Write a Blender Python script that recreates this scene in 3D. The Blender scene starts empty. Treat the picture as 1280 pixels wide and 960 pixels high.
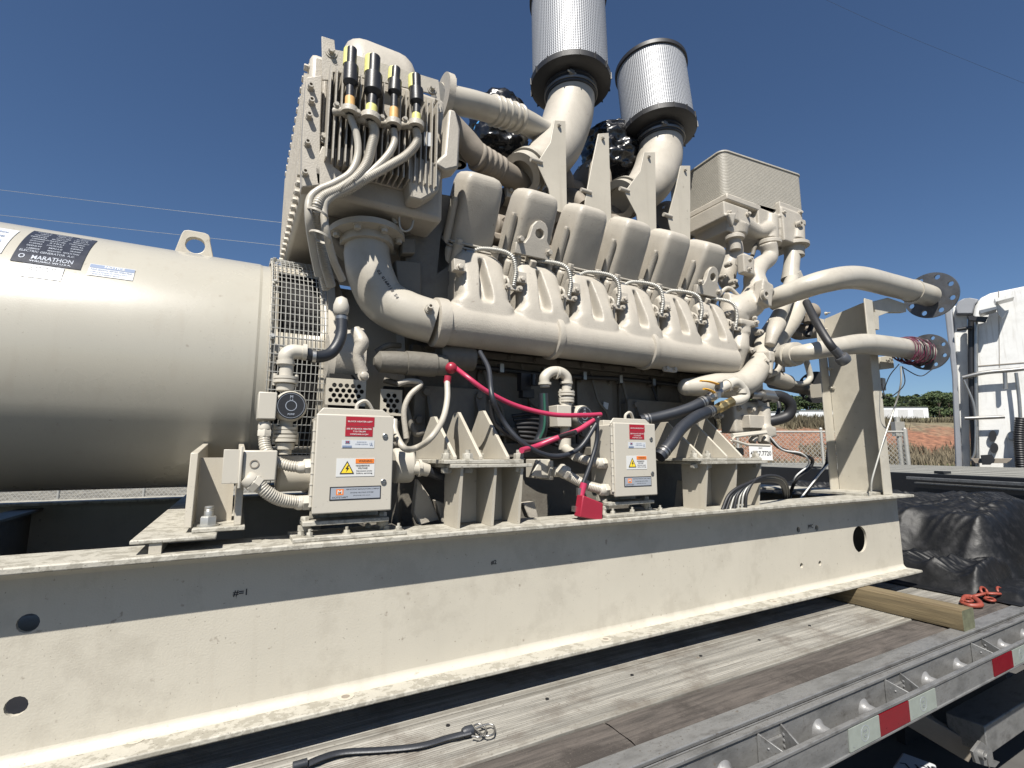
import bpy, bmesh, math, random
from mathutils.bvhtree import BVHTree
from mathutils import Vector as V, Matrix, noise
from mathutils.geometry import tessellate_polygon
random.seed(7)
SC = bpy.context.scene
COL = SC.collection
R = math.radians

# ------------------------------------------------------------------ camera, sky, sun, exposure
FPX, CXP, CYP = 620.0, 640.0, 480.0          # focal length and centre of the 1280x960 photograph
PITCH = math.atan(87.0 / FPX)
AZ = math.atan(1133.0 * math.cos(PITCH) / FPX)   # heading, measured from the skid's long axis (+X)
fh = V((math.cos(AZ), math.sin(AZ), 0))
CR = V((math.sin(AZ), -math.cos(AZ), 0))
CF = fh * math.cos(PITCH) + V((0, 0, 1)) * math.sin(PITCH)
CU = fh * -math.sin(PITCH) + V((0, 0, 1)) * math.cos(PITCH)
cd = bpy.data.cameras.new('camera')
cam = bpy.data.objects.new('camera', cd)
COL.objects.link(cam)
cam.matrix_world = Matrix((CR, CU, -CF)).transposed().to_4x4()
cd.sensor_width = 36
cd.lens = FPX / 1280 * 36
cd.clip_start = 0.02
cd.clip_end = 3000
SC.camera = cam
SC.view_settings.view_transform = 'Standard'
SC.view_settings.look = 'None'
SC.view_settings.exposure = 0.86
SC.view_settings.gamma = 1
SUN = V((-0.45, -0.57, 1.0)).normalized()
w = bpy.data.worlds.new('World')
SC.world = w
w.use_nodes = True
nt = w.node_tree
bg = nt.nodes['Background']
sky = nt.nodes.new('ShaderNodeTexSky')
sky.sky_type = 'NISHITA'
sky.sun_disc = False
sky.sun_elevation = math.asin(SUN.z)
sky.sun_rotation = math.atan2(SUN.x, SUN.y)
sky.altitude = 300
sky.air_density = 1.0
sky.dust_density = 0.3
sky.ozone_density = 7.5
nt.links.new(sky.outputs[0], bg.inputs[0])
bg.inputs[1].default_value = 0.05
sd = bpy.data.lights.new('sun', 'SUN')
sd.energy = 5.0
sd.angle = R(0.53)
sd.color = (1.0, 0.955, 0.88)
so = bpy.data.objects.new('sun', sd)
COL.objects.link(so)
so.rotation_euler = SUN.to_track_quat('Z', 'Y').to_euler()
so.location = SUN * 20

# ------------------------------------------------------------------ survey helpers (camera at the origin, ground 1.79 m below)
GZ = -1.79
DZ = -0.79
def ray(x, y): return CF + CR * ((x - CXP) / FPX) + CU * ((CYP - y) / FPX)
def aY(x, y, Y): d = ray(x, y); return d * (Y / d.y)
def aZ(x, y, Z): d = ray(x, y); return d * (Z / d.z)
def aX(x, y, X): d = ray(x, y); return d * (X / d.x)
def aW(x, y, W): return ray(x, y) * W
def path(pts, Y=None):
    out = []
    for p in pts:
        out.append(aY(p[0], p[1], p[2] if len(p) > 2 else Y))
    return out
def mpx(P, n): return n * P.dot(CF) / FPX     # metres that cover n pixels at P
EX, EY, EZ = V((1, 0, 0)), V((0, 1, 0)), V((0, 0, 1))

# ------------------------------------------------------------------ materials
MATS = {}
def mat(name, col, rough=.5, metal=0., bump=0., bscale=60., var=.12, vscale=3., speck=0., coat=0., bump2=0., stretch=None, dark=None, darkamt=0., darkscale=2.5, darkw=.12, chips=0., drips=0.):
    if name in MATS: return MATS[name]
    ALB = .87
    col = tuple(c * ALB for c in col)
    if dark: dark = tuple(c * ALB for c in dark)
    m = bpy.data.materials.new(name); m.use_nodes = True
    n = m.node_tree; b = n.nodes['Principled BSDF']; L = n.links.new
    tc = n.nodes.new('ShaderNodeTexCoord'); src = tc.outputs['Object']
    geo = n.nodes.new('ShaderNodeNewGeometry'); src = geo.outputs['Position']
    if stretch:
        mp = n.nodes.new('ShaderNodeMapping'); mp.inputs['Scale'].default_value = stretch; L(src, mp.inputs[0]); s2 = mp.outputs[0]
    else: s2 = src
    no = n.nodes.new('ShaderNodeTexNoise'); no.inputs['Scale'].default_value = vscale; no.inputs['Detail'].default_value = 6; no.inputs['Roughness'].default_value = .65; L(s2, no.inputs[0])
    cr = n.nodes.new('ShaderNodeValToRGB')
    cr.color_ramp.elements[0].position = .3; cr.color_ramp.elements[1].position = .7
    c0 = [c * (1 - var) for c in col]; c1 = [min(1, c * (1 + var * .6)) for c in col]
    cr.color_ramp.elements[0].color = (*c0, 1); cr.color_ramp.elements[1].color = (*c1, 1)
    L(no.outputs[0], cr.inputs[0]); out = cr.outputs[0]
    if speck > 0:
        n2 = n.nodes.new('ShaderNodeTexNoise'); n2.inputs['Scale'].default_value = 38; n2.inputs['Detail'].default_value = 4; L(src, n2.inputs[0])
        r2 = n.nodes.new('ShaderNodeValToRGB'); r2.color_ramp.elements[0].position = .69; r2.color_ramp.elements[1].position = .75; L(n2.outputs[0], r2.inputs[0])
        mu = n.nodes.new('ShaderNodeMath'); mu.operation = 'MULTIPLY'; mu.inputs[1].default_value = speck; L(r2.outputs[0], mu.inputs[0])
        mx = n.nodes.new('ShaderNodeMix'); mx.data_type = 'RGBA'; L(mu.outputs[0], mx.inputs[0]); L(out, mx.inputs[6]); mx.inputs[7].default_value = (.16, .13, .1, 1); out = mx.outputs[2]
    if dark:
        n3 = n.nodes.new('ShaderNodeTexNoise'); n3.inputs['Scale'].default_value = darkscale; n3.inputs['Detail'].default_value = 9; n3.inputs['Roughness'].default_value = .7; L(s2 if darkscale > 0 else src, n3.inputs[0]); n3.inputs['Scale'].default_value = abs(darkscale)
        r3 = n.nodes.new('ShaderNodeValToRGB'); r3.color_ramp.elements[0].position = .5; r3.color_ramp.elements[1].position = .5 + darkw; L(n3.outputs[0], r3.inputs[0])
        mu = n.nodes.new('ShaderNodeMath'); mu.operation = 'MULTIPLY'; mu.inputs[1].default_value = darkamt; L(r3.outputs[0], mu.inputs[0])
        mx = n.nodes.new('ShaderNodeMix'); mx.data_type = 'RGBA'; L(mu.outputs[0], mx.inputs[0]); L(out, mx.inputs[6]); mx.inputs[7].default_value = (*dark, 1); out = mx.outputs[2]
    for amt, scl, lo, cc, st in ((chips, 150, .705, (.10, .085, .07, 1), None), (drips, 3.2, .56, (.26, .22, .17, 1), (9, 9, .55))):
        if amt <= 0: continue
        n5 = n.nodes.new('ShaderNodeTexNoise'); n5.inputs['Scale'].default_value = scl; n5.inputs['Detail'].default_value = 3
        if st:
            m5 = n.nodes.new('ShaderNodeMapping'); m5.inputs['Scale'].default_value = st; L(src, m5.inputs[0]); L(m5.outputs[0], n5.inputs[0])
        else: L(src, n5.inputs[0])
        r5 = n.nodes.new('ShaderNodeValToRGB'); lo -= .05 if (not st and amt > .65) else 0; r5.color_ramp.elements[0].position = lo; r5.color_ramp.elements[1].position = lo + (.03 if not st else .2); L(n5.outputs[0], r5.inputs[0])
        mu5 = n.nodes.new('ShaderNodeMath'); mu5.operation = 'MULTIPLY'; mu5.inputs[1].default_value = amt; L(r5.outputs[0], mu5.inputs[0])
        mx5 = n.nodes.new('ShaderNodeMix'); mx5.data_type = 'RGBA'; L(mu5.outputs[0], mx5.inputs[0]); L(out, mx5.inputs[6]); mx5.inputs[7].default_value = cc; out = mx5.outputs[2]
    L(out, b.inputs['Base Color'])
    b.inputs['Roughness'].default_value = rough
    rr = n.nodes.new('ShaderNodeMapRange'); rr.inputs[3].default_value = max(.03, rough - .1); rr.inputs[4].default_value = min(1, rough + .12); L(no.outputs[0], rr.inputs[0]); L(rr.outputs[0], b.inputs['Roughness'])
    b.inputs['Metallic'].default_value = metal
    b.inputs['Coat Weight'].default_value = coat
    if bump > 0:
        nb = n.nodes.new('ShaderNodeTexNoise'); nb.inputs['Scale'].default_value = bscale; nb.inputs['Detail'].default_value = 5; L(s2, nb.inputs[0])
        bp = n.nodes.new('ShaderNodeBump'); bp.inputs['Strength'].default_value = min(1, bump); bp.inputs['Distance'].default_value = .0015 * max(1, bump); L(nb.outputs[0], bp.inputs['Height'])
        last = bp
        if bump2 > 0:
            nb2 = n.nodes.new('ShaderNodeTexNoise'); nb2.inputs['Scale'].default_value = bscale / 12; nb2.inputs['Detail'].default_value = 3; L(src, nb2.inputs[0])
            bp2 = n.nodes.new('ShaderNodeBump'); bp2.inputs['Strength'].default_value = .8; bp2.inputs['Distance'].default_value = bump2; L(nb2.outputs[0], bp2.inputs['Height']); L(bp.outputs[0], bp2.inputs['Normal']); last = bp2
        L(last.outputs[0], b.inputs['Normal'])
    MATS[name] = m
    return m
CREAM = (.475, .437, .362)
m_paint = mat('cream_gloss_paint', CREAM, .42, bump=.25, bscale=240, var=.08, vscale=5, speck=.4, chips=.5, drips=.25)
m_rail = mat('cream_skid_paint', (.49, .457, .382), .5, bump=.35, bscale=200, var=.06, vscale=2.6, speck=.6, dark=(.33, .30, .245), darkamt=.3, darkscale=6, darkw=.1, chips=.6, drips=.12)
m_flange = mat('cream_chalky_paint', (.40, .38, .325), .6, bump=.8, bscale=110, var=.06, vscale=14, dark=(.26, .243, .20), darkamt=.85, darkscale=24, darkw=.035, chips=.7)
m_cast = mat('cream_cast_paint', (0.4220, 0.3878, 0.3297), .48, bump=.8, bscale=170, var=.10, vscale=9, speck=.45, chips=.5, drips=.2)
m_alt = mat('cream_alternator_paint', (0.3960, 0.3757, 0.3191), .28, bump=.15, bscale=260, var=.05, vscale=1.2, speck=.45, coat=.2, chips=.4, drips=.18)
m_shade = mat('cream_paint_shade_darkened', (0.158, 0.145, 0.121), .6, bump=.9, bscale=90, var=.1, vscale=7, dark=(.1, .085, .07), darkamt=.4, darkscale=11)  # same cream paint, with the shade around the block darkened into its colour
m_pipe = mat('cream_pipe_paint', (0.4440, 0.4131, 0.3509), .33, bump=.2, bscale=200, var=.05, vscale=4, dark=(.16, .13, .1), darkamt=.16, darkscale=7, darkw=.1)
m_hotpipe = mat('brown_dusty_pipe_paint', (0.233, 0.201, 0.162), .7, bump=.6, bscale=150, var=.15, vscale=12)
m_tag = mat('pale_box_paint', (0.4880, 0.4565, 0.3901), .4, bump=.12, bscale=400, var=.04, speck=.3, chips=.3)
m_grey = mat('grey_primer', (.17, .18, .19), .6, bump=.3, bscale=200, var=.1)
m_rub = mat('black_rubber', (.018, .018, .02), .5, bump=.3, bscale=300, var=.2)
m_hose = mat('dark_blue_hose', (.022, .025, .032), .45, bump=.25, bscale=300, var=.2, vscale=10)
m_blk = mat('black_paint', (.02, .02, .022), .4, bump=.2, bscale=200, var=.2)
m_void = mat('black_interior', (.008, .008, .008), .9)
m_steel = mat('bare_steel', (.42, .41, .39), .35, metal=.9, bump=.3, bscale=200, var=.2)
m_zinc = mat('zinc_hardware', (.55, .54, .5), .4, metal=.7, bump=.3, bscale=200, var=.2)
m_brass = mat('brass_fitting', (.5, .38, .18), .35, metal=.9, var=.2)
m_flsteel = mat('dark_mill_steel', (0.1600, 0.1680, 0.1840), .42, metal=.6, bump=.5, bscale=60, var=.3, vscale=9, dark=(.16, .14, .12), darkamt=.4, darkscale=11)
m_red = mat('red_cable_jacket', (.42, .032, .085), .38, var=.08)
m_redp = mat('red_plug_plastic', (.30, .02, .04), .35, bump=.3, bscale=120, var=.12)
m_yel = mat('yellow_handle', (.75, .4, .05), .4, var=.1)
m_ytag = mat('yellow_tape', (.75, .72, .25), .5, var=.15, vscale=60)
m_otag = mat('orange_tape', (.72, .42, .16), .5, var=.15, vscale=60)
m_green = mat('green_hose', (.02, .09, .06), .4)
m_white = mat('white_print', (.62, .62, .6), .45, var=.04)
m_wlab = mat('white_label', (.55, .57, .59), .4, var=.04)
m_rlab = mat('red_label', (.34, .012, .025), .4, var=.05)
m_olab = mat('orange_label', (.75, .2, .03), .4, var=.03)
m_ylab = mat('yellow_label', (.85, .62, .04), .4, var=.03)
m_bllab = mat('blue_grey_label', (.2, .25, .36), .35, var=.05)
m_silab = mat('silver_label', (.42, .45, .5), .3, metal=.3, var=.06)
m_ink = mat('black_print', (.015, .015, .02), .5)
m_nameplate = mat('dark_nameplate', (.035, .038, .05), .28, var=.2, vscale=20)
m_blut = mat('blue_tape', (.08, .3, .62), .4)
m_plwrap = mat('black_plastic_film', (.008, .008, .009), .24, bump=1, bscale=18, var=.2, bump2=.014, coat=.2)
m_wire = mat('galvanised_wire', (.48, .47, .43), .5, metal=.5)
m_alu = mat('weathered_aluminium', (0.281, 0.281, 0.276), .45, metal=.45, bump=.8, bscale=50, var=.45, vscale=12, dark=(.09, .085, .08), darkamt=.8, darkscale=12, darkw=.16, stretch=(.45, 1.3, 1), chips=.8, speck=.7)
m_alud = mat('aluminium_deck', (.30, .285, .25), .5, metal=.2, bump=1, bscale=14, var=.5, vscale=2, stretch=(1.0, 34, 1), dark=(.12, .098, .078), darkamt=.6, darkscale=-4, darkw=.13, chips=.7, speck=.9)
m_alub = mat('bright_weld_aluminium', (0.2250, 0.2250, 0.2250), .42, metal=.25, bump=1, bscale=60, var=.15, bump2=.004)
m_wood = mat('weathered_deck_wood', (0.0840, 0.0717, 0.0625), .85, bump=1, bscale=14, var=.6, vscale=2.2, stretch=(2.2, 34, 1), dark=(.032, .026, .022), darkamt=.75, darkscale=-4.5, darkw=.1, chips=.7, bump2=.002)
m_timb = mat('pine_timber', (.17, .13, .07), .8, bump=1, bscale=22, var=.4, vscale=5, dark=(.085, .06, .03), darkamt=.7, darkscale=4, darkw=.12, stretch=(9, .5, 9), speck=.7)
m_endg = mat('mossy_end_grain', (.12, .125, .075), .85, bump=1, bscale=60, var=.3, vscale=30)
m_tarp = mat('black_tarpaulin', (.008, .0085, .0095), .48, bump=1, bscale=40, var=.4, vscale=3, dark=(.026, .026, .028), darkamt=.7, darkscale=14, darkw=.16, bump2=.012)
m_tarp.node_tree.nodes['Principled BSDF'].inputs['Specular IOR Level'].default_value = .28
m_chain = mat('red_oxide_chain', (0.250, 0.050, 0.030), .5, bump=.5, bscale=200, var=.25, vscale=40)
m_rtape = mat('red_reflector_tape', (.17, .006, .012), .3, var=.12, vscale=60)
m_wtape = mat('white_reflector_tape', (.27, .30, .27), .35, var=.1, vscale=40)
m_cooler = mat('cream_cooler_plates', (.40, .375, .32), .5, bump=.9, bscale=160, var=.08, vscale=30, chips=.5)

# ------------------------------------------------------------------ mesh builder
def frame(ax, ref=None):
    a = V(ax).normalized()
    r = ref or (EZ if abs(a.z) < .9 else EX)
    u = V(r).cross(a).normalized(); v = a.cross(u)
    return u, v, a
def smooth_path(pts, k=8):
    if len(pts) < 3: return [V(p) for p in pts]
    P = [V(pts[0]) * 2 - V(pts[1])] + [V(p) for p in pts] + [V(pts[-1]) * 2 - V(pts[-2])]
    out = []
    for i in range(1, len(P) - 2):
        p0, p1, p2, p3 = P[i - 1:i + 3]
        for j in range(k):
            t = j / k
            out.append(.5 * ((2 * p1) + (p2 - p0) * t + (2 * p0 - 5 * p1 + 4 * p2 - p3) * t * t + (3 * p1 - p0 - 3 * p2 + p3) * t ** 3))
    out.append(P[-2]); return out
class MB:
    def __init__(s): s.v = []; s.f = []; s.mi = []; s.m = 0
    def add(s, vs, fs):
        b = len(s.v); s.v += [V(x) for x in vs]; s.f += [tuple(b + i for i in f) for f in fs]; s.mi += [s.m] * len(fs); return s
    def box(s, c, d, ax=None, taper=1.0):
        c = V(c); X, Y, Z = ax or (EX, EY, EZ); vs = []
        for k in (-1, 1):
            t = taper if k > 0 else 1
            for j in (-1, 1):
                for i in (-1, 1): vs.append(c + X * (i * d[0] / 2 * t) + Y * (j * d[1] / 2 * t) + Z * (k * d[2] / 2))
        return s.add(vs, [(0, 2, 3, 1), (4, 5, 7, 6), (0, 1, 5, 4), (2, 6, 7, 3), (0, 4, 6, 2), (1, 3, 7, 5)])
    def bb(s, lo, hi):
        lo, hi = V(lo), V(hi); return s.box((lo + hi) / 2, hi - lo)
    def beam(s, p0, p1, a, b, ref=None):
        p0, p1 = V(p0), V(p1); u, v, w_ = frame(p1 - p0, ref); return s.box((p0 + p1) / 2, (a, b, (p1 - p0).length), (u, v, w_))
    def lathe(s, o, ax, prof, n=24, ref=None, closed=False):
        o = V(o); u, v, a = frame(ax, ref); vs = []; fs = []
        for r, h in prof:
            for i in range(n):
                t = 2 * math.pi * i / n; vs.append(o + a * h + (u * math.cos(t) + v * math.sin(t)) * r)
        k = len(prof)
        for j in range(k - 1):
            for i in range(n):
                i2 = (i + 1) % n; fs.append((j * n + i, j * n + i2, (j + 1) * n + i2, (j + 1) * n + i))
        if closed:
            for i in range(n):
                i2 = (i + 1) % n; fs.append(((k - 1) * n + i, (k - 1) * n + i2, i2, i))
        else:
            fs.append(tuple(range(n - 1, -1, -1))); fs.append(tuple((k - 1) * n + i for i in range(n)))
        return s.add(vs, fs)
    def cyl(s, p0, p1, r, r2=None, n=20):
        p0, p1 = V(p0), V(p1); return s.lathe(p0, p1 - p0, [(r, 0), (r if r2 is None else r2, (p1 - p0).length)], n)
    def ring(s, o, ax, r0, r1, h, n=32):
        return s.lathe(o, ax, [(r0, 0), (r1, 0), (r1, h), (r0, h)], n, closed=True)
    def sph(s, c, r, n=12, sc=(1, 1, 1)):
        pr = [(r * math.sin(math.pi * i / n) + 1e-4, -r * math.cos(math.pi * i / n)) for i in range(n + 1)]
        b = len(s.v); s.lathe(c, EZ, pr, n * 2); c = V(c)
        for i in range(b, len(s.v)):
            d = s.v[i] - c; s.v[i] = c + V((d.x * sc[0], d.y * sc[1], d.z * sc[2]))
        return s
    def tube(s, pts, r, n=12, k=8, rib=0, ribn=2, flat=1.0, up=None):
        P = smooth_path(pts, k) if k > 1 else [V(p) for p in pts]
        if rib:
            L = [0]
            for a, b in zip(P, P[1:]): L.append(L[-1] + (b - a).length)
            tot = L[-1]; m = max(4, int(tot / (ribn * rib)) * 4); Q = []; j = 0
            for i in range(m + 1):
                d = tot * i / m
                while j < len(L) - 2 and L[j + 1] < d: j += 1
                t = (d - L[j]) / max(1e-9, L[j + 1] - L[j]); Q.append(P[j].lerp(P[j + 1], t))
            P = Q
        m = len(P); vs = []; fs = []
        T = (P[1] - P[0]).normalized(); u, v, _ = frame(T, up)
        for i, p in enumerate(P):
            T2 = (P[min(i + 1, m - 1)] - P[max(i - 1, 0)])
            if T2.length < 1e-9: T2 = T
            T2.normalize(); q = T.rotation_difference(T2); u = q @ u; v = q @ v; T = T2
            if callable(r): rr = r(i / (m - 1))
            elif isinstance(r, (list, tuple)):
                x = i / (m - 1) * (len(r) - 1); a = min(int(x), len(r) - 2); rr = r[a] + (r[a + 1] - r[a]) * (x - a)
            else: rr = r
            if rib: rr += rib * (.5 if i % 4 in (1, 2) else -.5) * .9
            for j in range(n):
                t = 2 * math.pi * j / n; vs.append(p + u * (math.cos(t) * rr) + v * (math.sin(t) * rr * flat))
        for i in range(m - 1):
            for j in range(n):
                j2 = (j + 1) % n; fs.append((i * n + j, i * n + j2, (i + 1) * n + j2, (i + 1) * n + j))
        fs.append(tuple(range(n - 1, -1, -1))); fs.append(tuple((m - 1) * n + i for i in range(n)))
        return s.add(vs, fs)
    def prism(s, poly, o, u, v, th, holes=(), wdir=None):
        o, u, v = V(o), V(u), V(v); wd = V(wdir) if wdir else u.cross(v).normalized(); d = wd * th
        loops = [list(poly)] + [list(h) for h in holes]
        flat = [p for l in loops for p in l]
        tris = tessellate_polygon([[V((p[0], p[1], 0)) for p in l] for l in loops])
        n = len(flat); A = [o + u * p[0] + v * p[1] for p in flat]; fs = [tuple(t) for t in tris] + [tuple(n + i for i in reversed(t)) for t in tris]
        b = 0
        for l in loops:
            m = len(l)
            for i in range(m): j = (i + 1) % m; fs.append((b + i, b + j, n + b + j, n + b + i))
            b += m
        return s.add(A + [p + d for p in A], fs)
    def plate(s, pts, th):
        """solid plate through 3-D points (planar), thickened along its normal"""
        P = [V(p) for p in pts]; nn = V((0, 0, 0))
        for i in range(len(P)): nn += P[i].cross(P[(i + 1) % len(P)])
        nn.normalize(); n = len(P); d = nn * th
        tr = tessellate_polygon([P]) if n > 4 else [tuple(range(n))]
        fs = [tuple(t) for t in tr] + [tuple(n + i for i in reversed(t)) for t in tr]
        for i in range(n): j = (i + 1) % n; fs.append((i, j, n + j, n + i))
        return s.add(P + [p + d for p in P], fs)
    def hexn(s, p, ax, r, h):
        return s.lathe(p, ax, [(r, 0), (r, h * .85), (r * .88, h)], 6)
    def bolt(s, p, ax, r=.012, h=.012, stud=0.):
        p = V(p); a = V(ax).normalized(); s.cyl(p - a * .002, p + a * .003, r * 1.35, n=14); s.hexn(p + a * .003, a, r, h)
        if stud: s.cyl(p + a * h, p + a * (h + stud), r * .5, n=8)
        return s
    def sock(s, p, ax, r=.01, h=.016):
        p = V(p); a = V(ax).normalized(); s.lathe(p, a, [(r * 1.3, 0), (r * 1.3, .003), (r, .003), (r, h), (r * .55, h), (r * .55, h * .45), (1e-4, h * .45)], 12); return s
def finish(me, ang):
    bm = bmesh.new(); bm.from_mesh(me); bmesh.ops.recalc_face_normals(bm, faces=bm.faces); bm.to_mesh(me); bm.free()
    me.polygons.foreach_set('use_smooth', [True] * len(me.polygons))
    me.set_sharp_from_angle(angle=R(ang))
WL = {}
def obj(name, mb, m, parent=None, bevel=0., seg=2, ang=38, sub=None):
    vs = mb.v
    lo = V((min(p.x for p in vs), min(p.y for p in vs), min(p.z for p in vs))); hi = V((max(p.x for p in vs), max(p.y for p in vs), max(p.z for p in vs)))
    c = (lo + hi) / 2
    if parent is None: c.z = lo.z
    me = bpy.data.meshes.new(name); me.from_pydata([p - c for p in vs], [], mb.f)
    ms = m if isinstance(m, (list, tuple)) else [m]
    for x in ms: me.materials.append(x)
    if len(ms) > 1: me.polygons.foreach_set('material_index', mb.mi)
    finish(me, ang)
    o = bpy.data.objects.new(name, me); COL.objects.link(o)
    WL[o] = c
    if parent: o.parent = parent; o.location = c - WL[parent]
    else: o.location = c
    if bevel:
        b = o.modifiers.new('bevel', 'BEVEL'); b.width = bevel; b.segments = seg; b.limit_method = 'ANGLE'; b.angle_limit = R(35); b.harden_normals = False
    return o
def cast(name, mb, m, parent, vox=.005, it=5, bevel=0):
    """primitives fused into one casting: voxel remesh, then smoothing, baked"""
    o = obj(name, mb, m, parent)
    md = o.modifiers.new('r', 'REMESH'); md.mode = 'VOXEL'; md.voxel_size = vox; md.use_smooth_shade = True
    sm = o.modifiers.new('s', 'SMOOTH'); sm.iterations = it; sm.factor = .5
    dg = bpy.context.evaluated_depsgraph_get(); dg.update()
    me = bpy.data.meshes.new_from_object(o.evaluated_get(dg)); o.modifiers.clear(); old = o.data; o.data = me; bpy.data.meshes.remove(old); me.name = name
    me.polygons.foreach_set('use_smooth', [True] * len(me.polygons))
    return o
def thing(name, loc, label, cat, group=None):
    o = bpy.data.objects.new(name, None); COL.objects.link(o); o.location = loc; o.empty_display_size = .1; WL[o] = V(loc)
    return tag(o, label, cat, group)
def tag(o, label=None, cat=None, group=None, kind=None):
    if label: o['label'] = label
    if cat: o['category'] = cat
    if group: o['group'] = group
    if kind: o['kind'] = kind
    return o
def dup(o, off=V((0, 0, 0)), parent='same'):
    c = o.copy(); COL.objects.link(c)
    if parent != 'same': c.parent = parent; WL[c] = WL[o] + off; c.location = WL[c] - WL[parent]
    else: c.location = o.location + off; WL[c] = WL[o] + off
    for ch in list(o.children):
        if ch in WL: dup_child(ch, c)
    return c
def dup_child(ch, par):
    d = ch.copy(); COL.objects.link(d); d.parent = par; WL[d] = WL[par] + ch.location
    for g in list(ch.children):
        if g in WL: dup_child(g, d)
def text_mesh(mb, s, o, u, v, width=None, height=.01, depth=.0008, align='C'):
    """flat print: built-in font turned into mesh and laid along u, v from the centre o"""
    cu = bpy.data.curves.new('t', 'FONT'); cu.body = s; cu.align_x = 'CENTER'; cu.align_y = 'CENTER'; cu.resolution_u = 2; cu.offset = .018
    ob = bpy.data.objects.new('t', cu); COL.objects.link(ob); dg = bpy.context.evaluated_depsgraph_get()
    me = bpy.data.meshes.new_from_object(ob.evaluated_get(dg)); bpy.data.objects.remove(ob); bpy.data.curves.remove(cu)
    if not me.vertices: return
    xs = [q.co.x for q in me.vertices]; ys = [q.co.y for q in me.vertices]; wx = max(xs) - min(xs); hy = max(ys) - min(ys)
    sy = height / hy; sx = width / wx if width else sy
    cx, cy = (max(xs) + min(xs)) / 2, (max(ys) + min(ys)) / 2
    o, u, v = V(o), V(u), V(v); nn = u.cross(v).normalized()
    mb.add([o + u * ((q.co.x - cx) * sx) + v * ((q.co.y - cy) * sy) + nn * depth for q in me.vertices], [tuple(p.vertices) for p in me.polygons])
    bpy.data.meshes.remove(me)
def circ(r, n=20, c=(0, 0), a0=0): return [(c[0] + r * math.cos(a0 + 2 * math.pi * i / n), c[1] + r * math.sin(a0 + 2 * math.pi * i / n)) for i in range(n)]
def rrect(x0, y0, x1, y1, r, k=4):
    out = []
    for cx, cy, a in ((x1 - r, y1 - r, 0), (x0 + r, y1 - r, 90), (x0 + r, y0 + r, 180), (x1 - r, y0 + r, 270)):
        for i in range(k + 1): t = R(a + 90 * i / k); out.append((cx + r * math.cos(t), cy + r * math.sin(t)))
    return out

# ================================================================== THE GENERATOR SET
GEN = thing('generator_set', (1.4, 2.55, -.70), 'cream painted diesel engine and alternator bolted together on a steel skid', 'generator')
YC, ZCR, RA = 2.55, .36, .50
# ---- skid rails
YW = 1.595
def rail_parts(y0, near):
    root = MB(); hs = []
    if near:
        for px, py, r in ((1075, 674, .073), (35, 779, .021), (20, 883, .021), (998, 662, .015), (1021, 660, .015), (1002, 707, .013), (1025, 704, .013)):
            p = aY(px, py, y0); hs.append(circ(r, 28 if r > .03 else 14, (p.x, p.z)))
    root.prism([(-3.2, -.686), (3.60, -.686), (3.60, -.262), (-3.2, -.262)], (0, y0, 0), EX, EZ, .012, hs, wdir=EY)
    for zf, sg in ((-.6862, 1), (-.2615, -1)):           # rolled fillets
        for ys in (-1, 1):
            yb = y0 if ys < 0 else y0 + .012; n = 5; vs = []; r = .030
            for X in (-3.2, 3.60):
                for i in range(n + 1):
                    t = math.pi / 2 * i / n
                    vs.append(V((X, yb + ys * (r - r * math.sin(t)) - ys * .0008, zf + sg * (r - r * math.cos(t)))))
            k = n + 1; root.add(vs, [(i, i + 1, k + i + 1, k + i) for i in range(n)])
    rail = obj('skid_rail', root, m_rail, GEN, ang=30)
    for nm, z0, z1 in (('top_flange', -.262, -.245), ('bottom_flange', -.70, -.685)):
        mb = MB(); mb.bb((-3.2, y0 - .087, z0), (3.62, y0 + .1, z1)); obj(nm, mb, m_flange, rail, bevel=.004, seg=2, ang=30)
    if near:
        for px, py, r in ((432, 871, .012), (757, 799, .011), (1097, 723, .012), (968, 752, .01), (170, 925, .01)):
            p = aZ(px, py, -.685); mb = MB(); mb.ring(p + EZ * .0004, EZ, r, r * 1.9, .0008, 20); mb.m = 1; mb.cyl(p + EZ * .0002, p + EZ * .0006, r * 1.0, n=18); obj('flange_hole', mb, [m_paint, m_hotpipe], rail)
    return rail
rail = rail_parts(YW, True)
rail['label'] = 'near skid rail nearest the camera, web with round holes'
rail2 = rail_parts(3.48, False)
mb = MB()
p = aY(300, 741, YW); text_mesh(mb, '#=1', p - EY * .0005, EX, EZ, height=.018); p = aY(617, 703, YW); text_mesh(mb, '#2', p - EY * .0005, EX, EZ, height=.016); p = aY(1013, 658, YW); text_mesh(mb, 'PPC', p - EY * .0005, EX, EZ, height=.02); obj('marker_writing', mb, m_ink, rail)
for i, xs in enumerate((-2.2, -.9, .52, 1.55, 2.55, 3.4)):
    mb = MB(); mb.bb((xs - .006, YW + .012, -.66), (xs + .006, 3.48, -.29)); mb.bb((xs - .05, YW + .014, -.29), (xs + .05, 3.478, -.278)); mb.bb((xs - .05, YW + .014, -.672), (xs + .05, 3.478, -.66))
    obj('cross_member', mb, m_shade, GEN)
# tee beam the alternator foot stands on
a = aY(161.7, 676, 1.525); zt = a.z
mb = MB(); x0 = a.x; x1 = aZ(270.6, 669, zt).x
mb.bb((x0, 1.525, zt - .011), (x1, 3.4, zt))
obj('alternator_beam', mb, m_flange, GEN, bevel=.003)
ab = GEN.children[-1]
mb = MB(); xm = aZ(189, 676, zt).x + .006; mb.bb((xm - .013, 1.53, -.2445), (xm + .013, 3.39, zt - .0115)); obj('beam_web', mb, m_paint, ab)
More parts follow.
